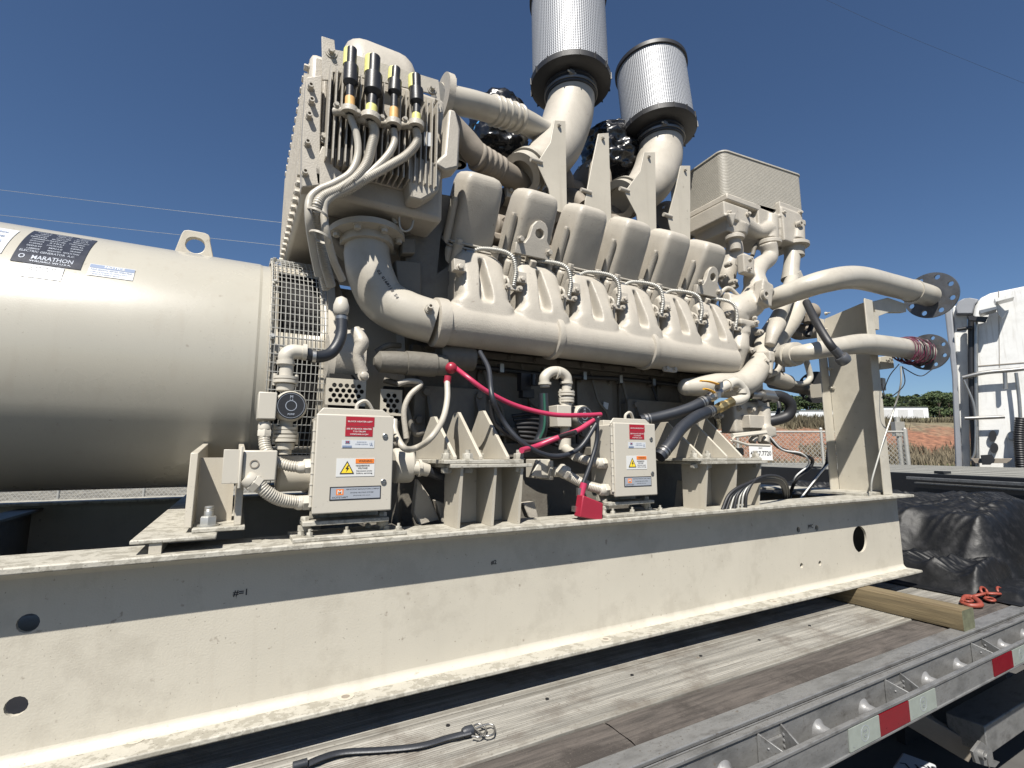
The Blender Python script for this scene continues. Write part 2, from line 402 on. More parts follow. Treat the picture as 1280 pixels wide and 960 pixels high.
# alternator feet: two upright gussets, pad and hold-down stud
for px, w_ in ((230, .012), (291, .012)):
    t0 = aY(px + 9, 566, 1.62); b0 = aY(px + 1, 640, 1.62)
    mb = MB(); x = (t0.x + b0.x) / 2
    mb.plate([V((x, 1.60, zt + .012)), V((x, 2.25, zt + .012)), V((x, 2.25, t0.z + .04)), V((x, 1.62, t0.z))], .018)
    obj('foot_gusset', mb, m_paint, GEN, bevel=.002)
xg0 = aY(231, 640, 1.6).x; xg1 = aY(292, 640, 1.6).x
mb = MB(); mb.bb((xg0 + .02, 1.58, zt + .0005), (xg1 + .03, 2.2, zt + .012)); obj('foot_pad', mb, m_flange, GEN, bevel=.002)
mb = MB(); mb.bb((xg0 + .02, 1.72, zt + .012), (xg1 - .004, 1.735, aY(260, 572, 1.73).z)); obj('foot_plate', mb, m_paint, GEN)
mb = MB(); c = aY(262, 631, 1.62); c.z = zt + .012
mb.cyl(c, c + EZ * .005, .026); mb.hexn(c + EZ * .005, EZ, .021, .022); mb.lathe(c + EZ * .027, EZ, [(.012, 0), (.012, .012), (.011, .014), (.012, .016), (.011, .018), (.012, .02), (.011, .026)], 14)
obj('hold_down_stud', mb, m_zinc, GEN)

# ---- alternator drum
xA = aY(338, 329, 2.39).x
def drum_pt(px, py, r=RA):
    d = ray(px, py); o = V((0, -YC, -ZCR)); a_ = d.y ** 2 + d.z ** 2; b_ = 2 * (o.y * d.y + o.z * d.z); c_ = o.y ** 2 + o.z ** 2 - r * r
    D = b_ * b_ - 4 * a_ * c_
    t = (-b_ - math.sqrt(max(0, D))) / (2 * a_); return d * t
mb = MB()
mb.lathe((-3.0, YC, ZCR), EX, [(.1, -.02), (.42, 0), (RA, .05), (RA, 2.99 + xA - .03), (RA - .004, 2.99 + xA - .02), (RA - .004, 3.0 + xA)], 160)
alt = obj('alternator', mb, m_alt, GEN, ang=20)
def drum_patch(mb, x0, x1, z0, z1, r, n=10):
    """sheet lying on the drum between two heights on its near side"""
    vs = []
    a0 = math.asin((z0 - ZCR) / RA); a1 = math.asin((z1 - ZCR) / RA)
    for j in range(n + 1):
        a_ = a0 + (a1 - a0) * j / n
        for x in (x0, x1): vs.append(V((x, YC - math.cos(a_) * r, ZCR + math.sin(a_) * r)))
    mb.add(vs, [(2 * j, 2 * j + 1, 2 * j + 3, 2 * j + 2) for j in range(n)])
def wrap(mb, b, r):
    """wrap flat print (x, 0, z) onto the drum"""
    for i in range(b, len(mb.v)):
        p = mb.v[i]; a_ = p.z; mb.v[i] = V((p.x, YC - math.cos(a_) * r, ZCR + math.sin(a_) * r))
def drum_label(name, quad, m, lines, ink, header=None, label=None):
    P = [drum_pt(*q) for q in quad]; x0 = (P[0].x + P[3].x) / 2; x1 = (P[1].x + P[2].x) / 2; z1 = (P[0].z + P[1].z) / 2; z0 = (P[2].z + P[3].z) / 2
    mb = MB(); drum_patch(mb, x0, x1, z0, z1, RA + .0022)
    A = lambda z: math.asin((z - ZCR) / RA)
    mb.m = 1; xc = (x0 + x1) / 2; W = x1 - x0; a0, a1 = A(z0), A(z1)
    if header:
        mb.m = 2; drum_patch(mb, x0 + .001, x1 - .001, z1 - (z1 - z0) * header[1], z1 - .002, RA + .003); mb.m = 1
    for (s, fx, fy, fw, fh) in lines:
        mb.m = 3 if s.startswith('!') else 1
        b = len(mb.v); text_mesh(mb, s.lstrip('!'), V((x0 + W * fx, 0, a0 + (a1 - a0) * fy)), EX, EZ, width=W * fw, height=(a1 - a0) * fh, depth=0); wrap(mb, b, RA + .0036)
    return obj(name, mb, [m, ink, header[0] if header else m, m_white], alt, ang=60)
random.seed(3)
rows = []
for k in range(9):
    for c_ in range(3): rows.append((''.join(random.choice('IMWHELTAOR0158.') for _ in range(random.randint(5, 11))), .2 + .3 * c_ + random.uniform(-.03, .03), .93 - k * .075, .2 + random.uniform(-.04, .05), .04))
rows += [('ELECTRIC GENERATOR  A.C.', .45, .26, .8, .05), ('MARATHON', .56, .13, .6, .09), ('O', .12, .13, .09, .1), ('WAUSAU, WI U.S.A.', .55, .045, .6, .04)]
pl = drum_label('nameplate', [(40, 291), (123, 300), (101, 342), (14, 322)], m_nameplate, rows, m_silab); pl['label'] = 'dark rating nameplate with silver print'
drum_label('space_heater_plate', [(28, 329), (80, 336), (77, 352), (24, 345)], m_flsteel, [('SPACE HEATER', .5, .7, .75, .34), ('CAUTION ENERGIZED WHEN STOPPED', .5, .32, .85, .14), ('115 VOLTS  SINGLE PHASE', .5, .12, .8, .12)], m_white)['label'] = 'small grey space heater plate'
drum_label('notice_label', [(113, 331), (170, 337), (166, 350), (108, 345)], m_wlab, [('!NOTICE', .55, .83, .45, .2), ('READ MANUAL BEFORE OPERATING', .5, .52, .9, .13), ('LUBRICATE BEARING PER INSTRUCTIONS', .45, .32, .8, .12), ('REMOVE SHIPPING BRACE', .4, .14, .6, .12)], m_bllab, (m_bllab, .34))['label'] = 'white notice label with blue header'
drum_label('paper_label', [(-40, 283), (30, 287), (2, 316), (-60, 310)], m_wlab, [('SERIAL', .7, .8, .3, .08), ('MODEL', .7, .6, .3, .08), ('VOLTS', .7, .4, .3, .08)], m_bllab)['label'] = 'white paper label at the frame edge'
mb = MB(); c = aY(243, 318, 2.44)
prof = [(-.085, -.06), (.085, -.06), (.052, .075)] + [(.052 * math.cos(t) if False else .03 + .022 * math.cos(t), .085 + .02 * math.sin(t)) for t in (0, .8, 1.57)] + [(-.03 - .022 * math.cos(t), .085 + .02 * math.sin(t)) for t in (1.57, .8, 0)]
mb.prism(prof, c, EX, EZ, .03, [circ(.036, 20, (0, .042))], wdir=EY)
obj('lifting_eye', mb, m_paint, alt, bevel=.003)
# adaptor drum with vent openings behind wire guard
xG = xA; xH = aY(409, 350, 2.35).x
mb = MB(); RG = RA + .012; N = 96
a_open = []
w_hi, w_lo = [math.degrees(math.asin((drum_pt(372, yy, RG).z - ZCR) / RG)) for yy in (343, 424)]
wc, wh = (w_hi + w_lo) / 2, (w_hi - w_lo) / 2
for i in range(N):
    t = 2 * math.pi * i / N
    a_open.append(any(abs(((math.degrees(t) - c_ + 180) % 360) - 180) < wh for c_ in (wc, wc - 52, wc + 52, wc + 104, wc + 156, wc + 208, wc + 260)))
vs = []; fs = []
xs = [xG, xG + .03, xH - .055, xH]
for x in xs:
    for i in range(N): t = 2 * math.pi * i / N; vs.append(V((x, YC - math.cos(t) * RG, ZCR + math.sin(t) * RG)))
for j in range(3):
    for i in range(N):
        if j == 1 and a_open[i]: continue
        i2 = (i + 1) % N; fs.append((j * N + i, j * N + i2, (j + 1) * N + i2, (j + 1) * N + i))
mb.add(vs, fs)
mb.ring((xH - .03, YC, ZCR), EX, RG - .03, RG + .03, .03, 96); mb.ring((xG, YC, ZCR), EX, RG - .03, RG + .012, .012, 96)
mb.cyl((xG + .05, YC, ZCR), (xH - .05, YC, ZCR), .30, n=40)
adp = obj('vent_housing', mb, m_paint, GEN, ang=30)
so_ = adp.modifiers.new('t', 'SOLIDIFY'); so_.thickness = .01
mb = MB(); mb.cyl((xG + .03, YC, ZCR), (xH - .04, YC, ZCR), .475, n=64); obj('black_core', mb, m_void, adp)  # plain black cylinder standing in for the dark interior, blocks the sky behind
mb = MB(); RW = RG + .022; nx = 12
for k in range(nx + 1):
    x = xG + .004 + (xH - xG - .04) * k / nx
    P = [V((x, YC - math.cos(t) * RW, ZCR + math.sin(t) * RW)) for t in [R(-75 + 255 * i / 90) for i in range(91)]]
    mb.tube(P, .0018, n=4, k=1)
for k in range(70):
    t = R(-75 + 250 * k / 69); mb.beam((xG, YC - math.cos(t) * RW, ZCR + math.sin(t) * RW), (xH - .034, YC - math.cos(t) * RW, ZCR + math.sin(t) * RW), .0026, .0026)
tag(obj('wire_guard', mb, m_wire, adp), kind='stuff')
for t in (-20, 8, 36, 60):
    mb = MB(); p = V((xG + .012, YC - math.cos(R(t)) * (RW + .003), ZCR + math.sin(R(t)) * (RW + .003))); mb.bolt(p, (0, -math.cos(R(t)), math.sin(R(t))), .008, .008); obj('guard_bolt', mb, m_zinc, adp)

# ---- post at the skid end
zt_ = aX(1090, 375, 3.49).z; PX = 3.50; y0, y1 = 1.578, 1.872
post = MB(); post.plate([V((PX, y0, -.2445)), V((PX, y1, -.2445)), V((PX, y1, zt_ - .05)), V((PX, y0 + .05, zt_)), V((PX, y0, zt_))], .008)
post_o = obj('end_post', post, m_rail, GEN, bevel=.002); post_o['label'] = 'upright channel post at the far end of the skid'
mb = MB(); mb.bb((PX - .095, y0 - .009, -.2445), (PX + .0, y0 - .001, zt_)); obj('near_flange', mb, m_rail, post_o, bevel=.002)
mb = MB(); mb.bb((PX - .095, y1 + .001, -.2445), (PX + .0, y1 + .009, zt_ - .052)); obj('far_flange', mb, m_rail, post_o, bevel=.002)
for (px, py) in ((1032, 392), (1033, 412), (1036, 461), (1038, 485)):
    p = aY(px, py, y1 - .004); mb = MB(); mb.bolt(p, -EY, .009, .009, .02); obj('post_bolt', mb, m_rail, post_o)
for (px, py, w_) in ((1070, 610, 0),):
    mb = MB(); mb.bb((PX - .28, y0 + .02, -.2445), (PX + .03, 3.3, -.232)); obj('post_base_plate', mb, m_flange, post_o)
# ---- saddle brackets from post to the pipes

# ---- engine block
def section(mb, poly, x0, x1):
    mb.prism([(p[0], p[1]) for p in poly], (x0, 0, 0), EY, EZ, x1 - x0, wdir=EX)
XB0, XB1 = .62, 2.62
half = [(2.10, -.36), (2.10, .50), (2.03, .64), (2.03, .69), (2.225, .885), (2.47, .66)]
poly = half + [(2 * YC - p[0], p[1]) for p in reversed(half)]
mb = MB(); section(mb, poly, XB0, XB1)
blk = obj('engine_block', mb, m_shade, GEN, bevel=.012); blk['label'] = 'shaded engine block under the exhaust manifold'
mb = MB(); section(mb, [(2.16, -.62), (2.16, -.37), (2.94, -.37), (2.94, -.62)], .7, 2.5); obj('oil_pan', mb, m_shade, GEN, bevel=.03)
# crankcase doors with bolts on the near side
for i in range(6):
    xc = .80 + i * .285
    mb = MB(); mb.prism(rrect(-.118, -.16, .118, .16, .04), (xc, 2.0985, .245), EX, EZ, .02, wdir=-EY); d = obj('crankcase_door', mb, m_shade, GEN, bevel=.004)
    for sx in (-1, 1):
        for sz in (-1, 1):
            mb = MB(); mb.bolt((xc + sx * .095, 2.078, .245 + sz * .135), -EY, .010, .009); obj('door_bolt', mb, m_shade, d)
mb = MB(); mb.bb((XB0 + .02, 2.055, .44), (XB1 - .02, 2.099, .475)); mb.bb((XB0 + .02, 2.05, -.02), (XB1 - .02, 2.099, .05)); obj('block_rail', mb, m_shade, GEN, bevel=.006)
for i in range(14):
    mb = MB(); mb.bolt((XB0 + .08 + i * .142, 2.05, .457), -EY, .011, .01); obj('block_bolt', mb, m_shade, GEN)
# drum shaped flywheel housing between alternator and block
mb = MB(); mb.lathe((xH, YC, ZCR), EX, [(.40, -.02), (.49, 0), (.49, .04), (.45, .06), (.45, XB0 - xH - .03), (.47, XB0 - xH)], 96)
fw = obj('flywheel_housing', mb, m_paint, GEN, ang=25)

# ---- six cylinder heads, valve covers, risers
BA = V((0, -.5, .866)); BT = V((0, -.866, -.5))
CRK = V((0, 2.397, .242))
P0, PITCHC = .857, .2905
def bank(x, L, t=0): return V((x, 0, 0)) + CRK + BA * L + BT * t
def valve_cover(i):
    x = P0 + PITCHC * i
    mb = MB(); n = 20; secs = []
    for h, wx, wt in ((0, .098, .098), (.03, .099, .099), (.17, .095, .096), (.245, .091, .092), (.272, .084, .085), (.286, .072, .073), (.293, .052, .052)):
        ring = []
        for q in range(32):
            t = 2 * math.pi * q / 32; ct, st = math.cos(t), math.sin(t); e = .30
            ring.append(bank(x, .825 + h, 0) + EX * (wx * math.copysign(abs(ct) ** e, ct)) + BT * (wt * math.copysign(abs(st) ** e, st)))
        secs.append(ring)
    vs = [p for r in secs for p in r]; fs = []
    for j in range(len(secs) - 1):
        for q in range(32): q2 = (q + 1) % 32; fs.append((j * 32 + q, j * 32 + q2, (j + 1) * 32 + q2, (j + 1) * 32 + q))
    fs.append(tuple(range(31, -1, -1))); fs.append(tuple((len(secs) - 1) * 32 + q for q in range(32)))
    mb.add(vs, fs)
    c = obj('valve_cover', mb, m_cast, GEN, ang=60)
    # base flange and bolt pillar in its own ear
    mb = MB(); mb.box(bank(x, .806), (.228, .218, .010), (EX, BT, BA)); mb.box(bank(x, .822), (.214, .208, .012), (EX, BT, BA)); obj('cover_flange', mb, m_cast, c, bevel=.006)
    mb = MB(); q = bank(x - .112, .80, .055); mb.cyl(q, q + BA * .19, .019, .017); mb.hexn(q + BA * .19, BA, .014, .012); obj('cover_stud', mb, m_cast, c, ang=40)
    # head
    mb = MB(); mb.box(bank(x, .715), (.245, .235, .175), (EX, BT, BA)); h = obj('cylinder_head', mb, m_cast, GEN, bevel=.018)
    for dx, tt in ((-.085, .135), (.105, .10)):
        mb = MB(); q = bank(x + dx, .70, tt); mb.cyl(q, q + BA * .115, .021, .020); mb.cyl(q + BA * .115, q + BA * .12, .024); mb.hexn(q + BA * .12, BA, .017, .022); obj('head_bolt', mb, m_cast, h, ang=40)
    return c
for i in range(6): valve_cover(i)

# ---- exhaust manifold: tube with six arched risers fused into one casting
MY, MZ, MR = 1.85, .523, .088
MXL, MXR = aY(556, 400, MY - .05).x, aY(909, 440, MY).x
mb = MB(); mb.cyl((MXL, MY, MZ), (MXR, MY, MZ), MR, n=40); mb.sph((MXR, MY, MZ), MR * .99, 12, (.35, 1, 1))
RD = V((0, .10, .99)).normalized(); RO = V((0, -.99, .10)).normalized()       # riser axis and its outward normal
def sst(a, b, x): t = max(0, min(1, (x - a) / (b - a))); return t * t * (3 - 2 * t)
def riser(mb, x):
    b = V((x, MY + .01, MZ + .03)); H = .315; N1, N2 = 56, 60; vs = []
    for j in range(N2 + 1):
        h = -.03 + (H + .03) * j / N2
        W = .150 - .028 * sst(.05, .09, h) - .006 * sst(.12, .2, h) - .030 * sst(.265, H, h)
        o0 = (.086 - .040 * sst(.06, H, h)) * max(0, 1 - max(0, h / H) ** 9) ** .5
        for i in range(N1 + 1):
            dx = -.15 + .30 * i / N1; a_ = abs(dx) / W
            o = o0 * (1 - a_ ** 7) ** .5 if a_ < 1 else 0
            o = o - .135 * (1 if a_ >= 1 else 0)
            p = .012 + .015 * (1 - sst(.07, .27, h)); o -= .055 * sst(p * 1.25, p * .6, abs(dx + .004)) * sst(.05, .10, h) * sst(.285, .245, h)
            vs.append(b + EX * dx + RD * h + RO * o)
    k = N1 + 1; fs = [(j * k + i, j * k + i + 1, (j + 1) * k + i + 1, (j + 1) * k + i) for j in range(N2) for i in range(N1)]
    n0 = len(vs); vs += [b + EX * dx + RD * h + RO * -.17 for h in (-.03, H) for dx in (-.15, .15)]
    fs += [(n0, n0 + 2, n0 + 3, n0 + 1), tuple([n0 + 1] + list(range(N1, -1, -1)) + [n0]), tuple([n0 + 2] + list(range(N2 * k, N2 * k + k)) + [n0 + 3])]
    fs += [tuple([n0] + [j * k for j in range(N2 + 1)] + [n0 + 2]), tuple([n0 + 3] + [j * k + N1 for j in range(N2, -1, -1)] + [n0 + 1])]
    mb.add(vs, fs)
    q = lambda dx, h, o: b + EX * dx + RD * h + RO * o
    for s in (-1, 1): mb.tube([q(s * .09, .205, .03), q(s * .118, .19, .05)], .019, n=10, k=1)
RX = [P0 + .015 + PITCHC * i for i in range(6)]
for x in RX: riser(mb, x)
man = cast('exhaust_manifold', mb, m_cast, GEN, vox=.0045, it=2)
for px, wd in ((557, .045), (702, .028), (820, .026)):
    x = aY(px, 425, MY - .08).x; mb = MB()
    mb.lathe((x - wd / 2, MY, MZ), EX, [(MR + .001, -.004), (MR + .011, 0), (MR + .013, wd * .5), (MR + .011, wd), (MR + .001, wd + .004)], 48); obj('band_clamp', mb, m_cast, man, ang=50)
for i, x in enumerate(RX):
    mb = MB(); q = V((x - .125, MY - .045, MZ + .235))
    mb.box(q, (.05, .03, .05), (EX, RO, RD)); mb.bolt(q + RO * .016 - RD * .012, RO, .012, .012); obj('clamp_lug', mb, m_cast, man, bevel=.006)
for px in (762, 838, 852):
    pass
mb = MB(); q = aY(836, 461, MY - .02); mb.prism(rrect(-.05, -.018, .05, .018, .014), q, EX, EZ, .012, wdir=-EY); mb.bolt(q + V((-.028, -.012, 0)), -EY, .01, .008); mb.bolt(q + V((.028, -.012, 0)), -EY, .01, .008); obj('cover_plate', mb, m_cast, man)

# ---- wiring arcs and pipes in the gaps between risers
for i in range(6):
    x = P0 + PITCHC * i
    hn = MB(); s0 = bank(x - .02, .79, .12); e0 = V((x + .145, MY - .05, MZ + .19))
    hn.tube([s0, s0 + V((.05, -.03, .02)), V((x + .12, MY - .05, MZ + .335)), V((x + .15, MY - .06, MZ + .27)), e0], .0095, n=8, k=8, rib=.003, ribn=3)
    ho = obj('injector_hose', hn, m_wire, GEN, ang=60)
    mb = MB(); mb.cyl(s0 - EX * .02, s0 + EX * .02, .016, n=12); obj('hose_fitting', mb, m_steel, ho)
    mb = MB(); mb.tube([e0 + V((-.02, .05, .06)), e0 + V((-.025, .0, .02)), e0 + V((-.01, .02, -.06))], .006, n=8); obj('fuel_line', mb, m_cast, ho)
    mb = MB(); q = V((x + .145, MY - .045, MZ + .185)); mb.box(q, (.085, .012, .02), (EX, RO, RD)); mb.bolt(q + RO * .006 - EX * .03, RO, .01, .01); mb.bolt(q + RO * .006 + EX * .03, RO, .01, .01); obj('line_clip', mb, m_cast, ho)

# ---- lifting brackets in front of the second and sixth cover
for (i, cen) in ((1, (650, 292)), (5, (876, 345))):
    q = bank(P0 + PITCHC * i - .015, .88, .115)
    mb = MB()
    pr = [(-.10, -.055), (.085, -.055), (.085, .0), (.062, .03)] + [(.018 + .045 * math.cos(t), .065 + .05 * math.sin(t)) for t in (0, .5, 1.0, 1.57, 2.1, 2.7, 3.14)] + [(-.035, .03), (-.055, .0), (-.10, -.005)]
    up_ = (EZ * .93 + EY * -.1 + BA * .3).normalized(); up_ = (up_ - EX * up_.x).normalized()
    mb.prism(pr, q, EX, up_, .028, [circ(.022, 14, (.018, .055)) ], wdir=(EX.cross(up_)))
    lb = obj('lifting_bracket', mb, m_cast, GEN, bevel=.004)
    nrm = EX.cross(up_)
    for dx, dz in ((-.08, .01), (.075, -.02)):
        mb = MB(); mb.bolt(q + EX * dx + up_ * dz + nrm * .028, nrm, .013, .016); obj('bracket_bolt', mb, m_cast, lb)
    mb = MB(); mb.beam(q - up_ * .055, q - up_ * .12 + BT * -.03, .03, .09); obj('bracket_leg', mb, m_cast, lb, bevel=.005)

# ---- exhaust elbow from the controller side down into the manifold
EYY = 1.80
pp = [aY(458, 297, 1.93), aY(459, 320, 1.92), aY(464, 345, 1.905), aY(479, 375, 1.90), aY(508, 392, 1.87), V((MXL - .03, MY, MZ))]
mb = MB(); mb.tube(pp, [.088, .088, .089, .09, .09, .089, .088], n=48, k=12)
elb = obj('exhaust_elbow', mb, m_pipe, GEN, ang=60)
ax_ = (pp[0] - pp[1]).normalized()
mb = MB(); mb.ring(pp[0] - ax_ * .02, ax_, .07, .15, .024, 48); mb.ring(pp[0] - ax_ * .05, ax_, .08, .105, .03, 48)
fl = obj('elbow_flange', mb, m_pipe, GEN, ang=35)
u_, v_, _ = frame(ax_)
for k in range(8):
    t = math.pi / 4 * k + .3; mb = MB(); mb.bolt(pp[0] - ax_ * .021 + (u_ * math.cos(t) + v_ * math.sin(t)) * .128, -ax_, .013, .014); obj('flange_bolt', mb, m_pipe, fl)
q = aY(537, 386, MY - .09); mb = MB(); mb.sock(q, (-.15, -1, .25), .011, .025); mb.cyl(q, q + V((.002, .03, 0)), .018); obj('sensor_plug', mb, m_pipe, elb)
bvh = BVHTree.FromPolygons([v.co + WL[elb] for v in elb.data.vertices], [tuple(p.vertices) for p in elb.data.polygons])
mb = MB()
for k, ch in enumerate('02 0168118 54'):
    if ch == ' ': continue
    hit = bvh.ray_cast(V((0, 0, 0)), ray(473 + k * 1.95, 339 + k * 2.72).normalized()); h2 = bvh.ray_cast(V((0, 0, 0)), ray(475 + k * 1.95, 341.8 + k * 2.72).normalized())
    if hit[0] is None or h2[0] is None: continue
    nn = hit[1] if hit[1].dot(hit[0]) < 0 else -hit[1]; U_ = (h2[0] - hit[0]).normalized(); V_ = nn.cross(U_).normalized(); U_ = V_.cross(nn).normalized(); text_mesh(mb, ch, hit[0] + nn * .0012, U_, V_, height=.013)
tag(obj('stamped_number', mb, m_ink, elb), kind='stuff')

# ---- charge air housing with finned engine controller at the flywheel end
HY = 1.76
hx0, hx1 = aY(383, 150, HY).x, aY(556, 170, HY).x
hz0, hz1 = aY(378, 236, HY).z, aY(440, 82, HY).z
mb = MB(); mb.bb((hx0, HY, hz0), (hx1, 2.75, hz1)); hou = obj('charge_air_housing', mb, m_cast, GEN, bevel=.02)
mb = MB()
dome = []
for j in range(9):
    a_ = math.pi / 2 * j / 8
    dome.append((math.cos(a_), math.sin(a_)))
dx0, dx1 = aY(432, 80, HY).x, aY(533, 100, HY).x; dzt = aY(470, 56, HY + .12).z
vs = []
for (c_, s_) in dome:
    xm = (dx0 + dx1) / 2; hw = (dx1 - dx0) / 2 * (.80 + .20 * c_); yy0 = HY + .03 + (1 - c_) * .10
    for (px, py) in rrect(xm - hw, yy0, xm + hw, 2.7, .07, 4): vs.append(V((px, py, hz1 - .03 + (dzt - hz1 + .03) * s_)))
m_ = len(vs) // 9; mb.add(vs, [(j * m_ + q, j * m_ + (q + 1) % m_, (j + 1) * m_ + (q + 1) % m_, (j + 1) * m_ + q) for j in range(8) for q in range(m_)] + [tuple(8 * m_ + q for q in range(m_))])
obj('domed_cover', mb, m_cast, hou, ang=60)
# side cover plate with socket screws down its edge
sp = [(383, 96), (403, 93), (401, 150), (400, 232), (377, 234), (378, 170)]
mb = MB(); mb.plate([aY(p[0], p[1], HY - .06) for p in sp], .0); mb.v = mb.v[:6] + [p + EY * .058 for p in mb.v[:6]]; spo = obj('side_plate', mb, m_cast, hou, bevel=.004)
for (px, py) in ((388, 110), (386, 146), (384, 180), (381, 217), (389, 128)):
    mb = MB(); mb.sock(aY(px, py, HY - .061), -EY, .0095, .022); obj('socket_screw', mb, m_cast, spo)
# ribbed edge screws along the end cover
for k in range(13):
    y = HY + .03 + k * .066
    for zz in (hz0 + .03, hz1 - .05):
        mb = MB(); mb.bolt((hx0, y, zz + (0 if zz > hz0 + .1 else .0)), -EX, .012, .014); obj('end_cover_bolt', mb, m_cast, hou)
    mb = MB(); mb.bb((hx0 - .016, y - .01, hz0 + .06), (hx0 + .001, y + .01, hz1 - .08)); obj('end_rib', mb, m_cast, hou)
# finned controller
cx0, cx1 = aY(404, 150, HY - .06).x, aY(546, 170, HY - .06).x
cz0, cz1 = aY(404, 200, HY - .07).z, aY(430, 92, HY - .07).z
mb = MB(); mb.bb((cx0, HY - .012, cz0), (cx1, HY - .001, cz1 + .03)); ctl = obj('engine_controller', mb, m_cast, GEN, bevel=.003); ctl['label'] = 'finned controller box with four black plugs'
nf = 20
for k in range(nf):
    x = cx0 + .012 + (cx1 - cx0 - .024) * k / (nf - 1)
    if 9 < k < 12 or 15 < k < 17: z_a, z_b = cz0, cz0 + (cz1 - cz0) * .55
    else: z_a, z_b = cz0, cz1
    mb = MB(); mb.bb((x - .0022, HY - .098, z_a), (x + .0022, HY - .0122, z_b)); obj('cooling_fin', mb, m_cast, ctl)
for (px, py, r) in ((414, 65, .013), (540, 111, .012), (405, 172, .012), (537, 208, .012), (545, 127, .008)):
    p = aY(px, py, HY - .05); mb = MB(); mb.cyl(p, p + V((0, .012, 0)), r * 1.6); mb.bolt(p, -EY, r * .8, .012); obj('mounting_bolt', mb, m_cast, ctl)
mb = MB(); mb.plate([aY(403, 100, HY - .047), aY(402, 45, HY - .047), aY(418, 50, HY - .047), aY(419, 62, HY - .047), aY(430, 64, HY - .047), aY(548, 100, HY - .047), aY(552, 140, HY - .047), aY(545, 140, HY - .047), aY(545, 118, HY - .047), aY(432, 92, HY - .047), aY(416, 90, HY - .047), aY(416, 100, HY - .047)], .006)
obj('mounting_plate', mb, m_cast, ctl, bevel=.0015)
mb = MB(); q = aY(420, 81, HY - .056); text_mesh(mb, 'CE', q, EX, EZ, height=.010); obj('certification_mark', mb, m_ink, ctl)
mb = MB(); mb.plate([aY(530, 165, HY - .09), aY(541, 166, HY - .09), aY(541, 183, HY - .09), aY(530, 182, HY - .09)], .002); obj('controller_label', mb, m_wlab, ctl)
# connectors: black plug, tape, conduit
plugs = [((440, 62), (438, 106), (437, 143), 10, m_otag, 0), ((468, 72), (466, 118), (463, 152), 12, m_ytag, 1), ((495, 86), (493, 118), (492, 158), 9, m_otag, 0), ((520, 95), (521, 130), (520, 160), 9.5, m_ytag, 1)]
for (a_, b_, c_, r, tp, rb) in plugs:
    A, B, C_ = aY(*a_, HY - .115), aY(*b_, HY - .125), aY(*c_, HY - .13); s = A.dot(CF) / FPX; mb = MB()
    d = (B - A).normalized()
    mb.lathe(A, B - A, [(s * r * .62, 0), (s * r * .62, (B - A).length * .45), (s * r * .9, (B - A).length * .5), (s * r * .9, (B - A).length * .95), (s * r * .55, (B - A).length * 1.05)], 20)
    mb.cyl(B, C_, s * r * .5, n=14); po = obj('connector_plug', mb, m_blk, ctl, ang=30)
    mb = MB(); e = B.lerp(C_, .45); f_ = B.lerp(C_, .98); mb.cyl(e, f_, s * r * .58, n=14); obj('marker_tape', mb, tp, po)
    mb = MB(); mb.cyl(A - d * .003, A + d * (B - A).length * .42, s * r * .75, n=14); mb.v = [p + V((-.005, .012, 0)) for p in mb.v]; obj('plug_edge_tape', mb, m_ytag, po)
    e = C_; mb = MB(); mb.ring(e, B - C_, s * r * .4, s * r * 1.05, .02, 18); mb.cyl(e + V((-.012, 0, .008)), e + V((-.045, .03, .012)), s * r * .5, n=10); mb.bolt(e + V((-.045, -.01, .01)), -EY, .008, .01); obj('hose_clamp', mb, m_cast, po)
# conduits sweep down left and join into one bundle
cps = [([(437, 144), (446, 170), (447, 195), (438, 216), (418, 229), (398, 238), (387, 250), (386, 275), (391, 310), (398, 345)], 4.6, 0),
       ([(463, 150), (468, 165), (464, 185), (458, 205), (445, 222), (425, 236), (404, 246), (396, 260), (398, 290), (405, 325), (414, 358)], 6.0, 1),
       ([(492, 162), (493, 178), (484, 195), (465, 214), (440, 232), (412, 248), (405, 262), (408, 290), (417, 325), (428, 350)], 4.6, 0),
       ([(520, 162), (521, 178), (508, 194), (485, 208), (460, 222), (430, 240), (400, 244), (391, 258), (392, 290), (400, 325), (408, 362)], 5.4, 1)]
for k, (pt, r, rb) in enumerate(cps):
    P = path([(x, y, HY - .12 + (.0, .0, .0, .028)[k] * (1 if i > 4 else 0) + .055 * max(0, i - 7)) for i, (x, y) in enumerate(pt)]); s = mpx(P[3], 1)
    mb = MB(); mb.tube(P, s * r, n=12, k=10, rib=(s * .8 if rb else 0), ribn=3); obj('wiring_conduit', mb, m_pipe, GEN, ang=70)
for q in ((434, 233), (396, 268), (400, 296)):
    mb = MB(); p = aY(*q, HY - .12); mb.ring(p - V((0, 0, .004)), (.3 if q[0] < 420 else -.8, 0, 1 if q[0] < 420 else .6), mpx(p, 13), mpx(p, 14.2), .007, 18); obj('cable_tie', mb, m_pipe, GEN)
# bracket and castings under the controller
mb = MB(); mb.plate([aY(*q, HY - .06) for q in ((403, 182), (418, 188), (417, 208), (436, 222), (438, 236), (402, 236), (396, 228), (393, 205))], .014); mb.plate([aY(*q, HY - .05) for q in ((418, 184), (448, 184), (448, 208), (418, 208))], .03); obj('controller_bracket', mb, m_cast, GEN, bevel=.003)
mb = MB(); mb.plate([aY(*q, HY - .02) for q in ((552, 150), (560, 152), (566, 175), (564, 222), (548, 226), (534, 216), (547, 204))], -.08); mb.plate([aY(*q, HY) for q in ((500, 205), (545, 218), (540, 250), (520, 262), (505, 258))], -.08)
obj('corner_casting', mb, m_cast, GEN, bevel=.01)
mb = MB(); mb.plate([aY(*q, 1.99) for q in ((520, 245), (563, 252), (560, 400), (505, 390), (498, 300))], -.06); mb.plate([aY(*q, 2.02) for q in ((400, 236), (520, 236), (520, 300), (430, 330), (400, 300))], -.1)
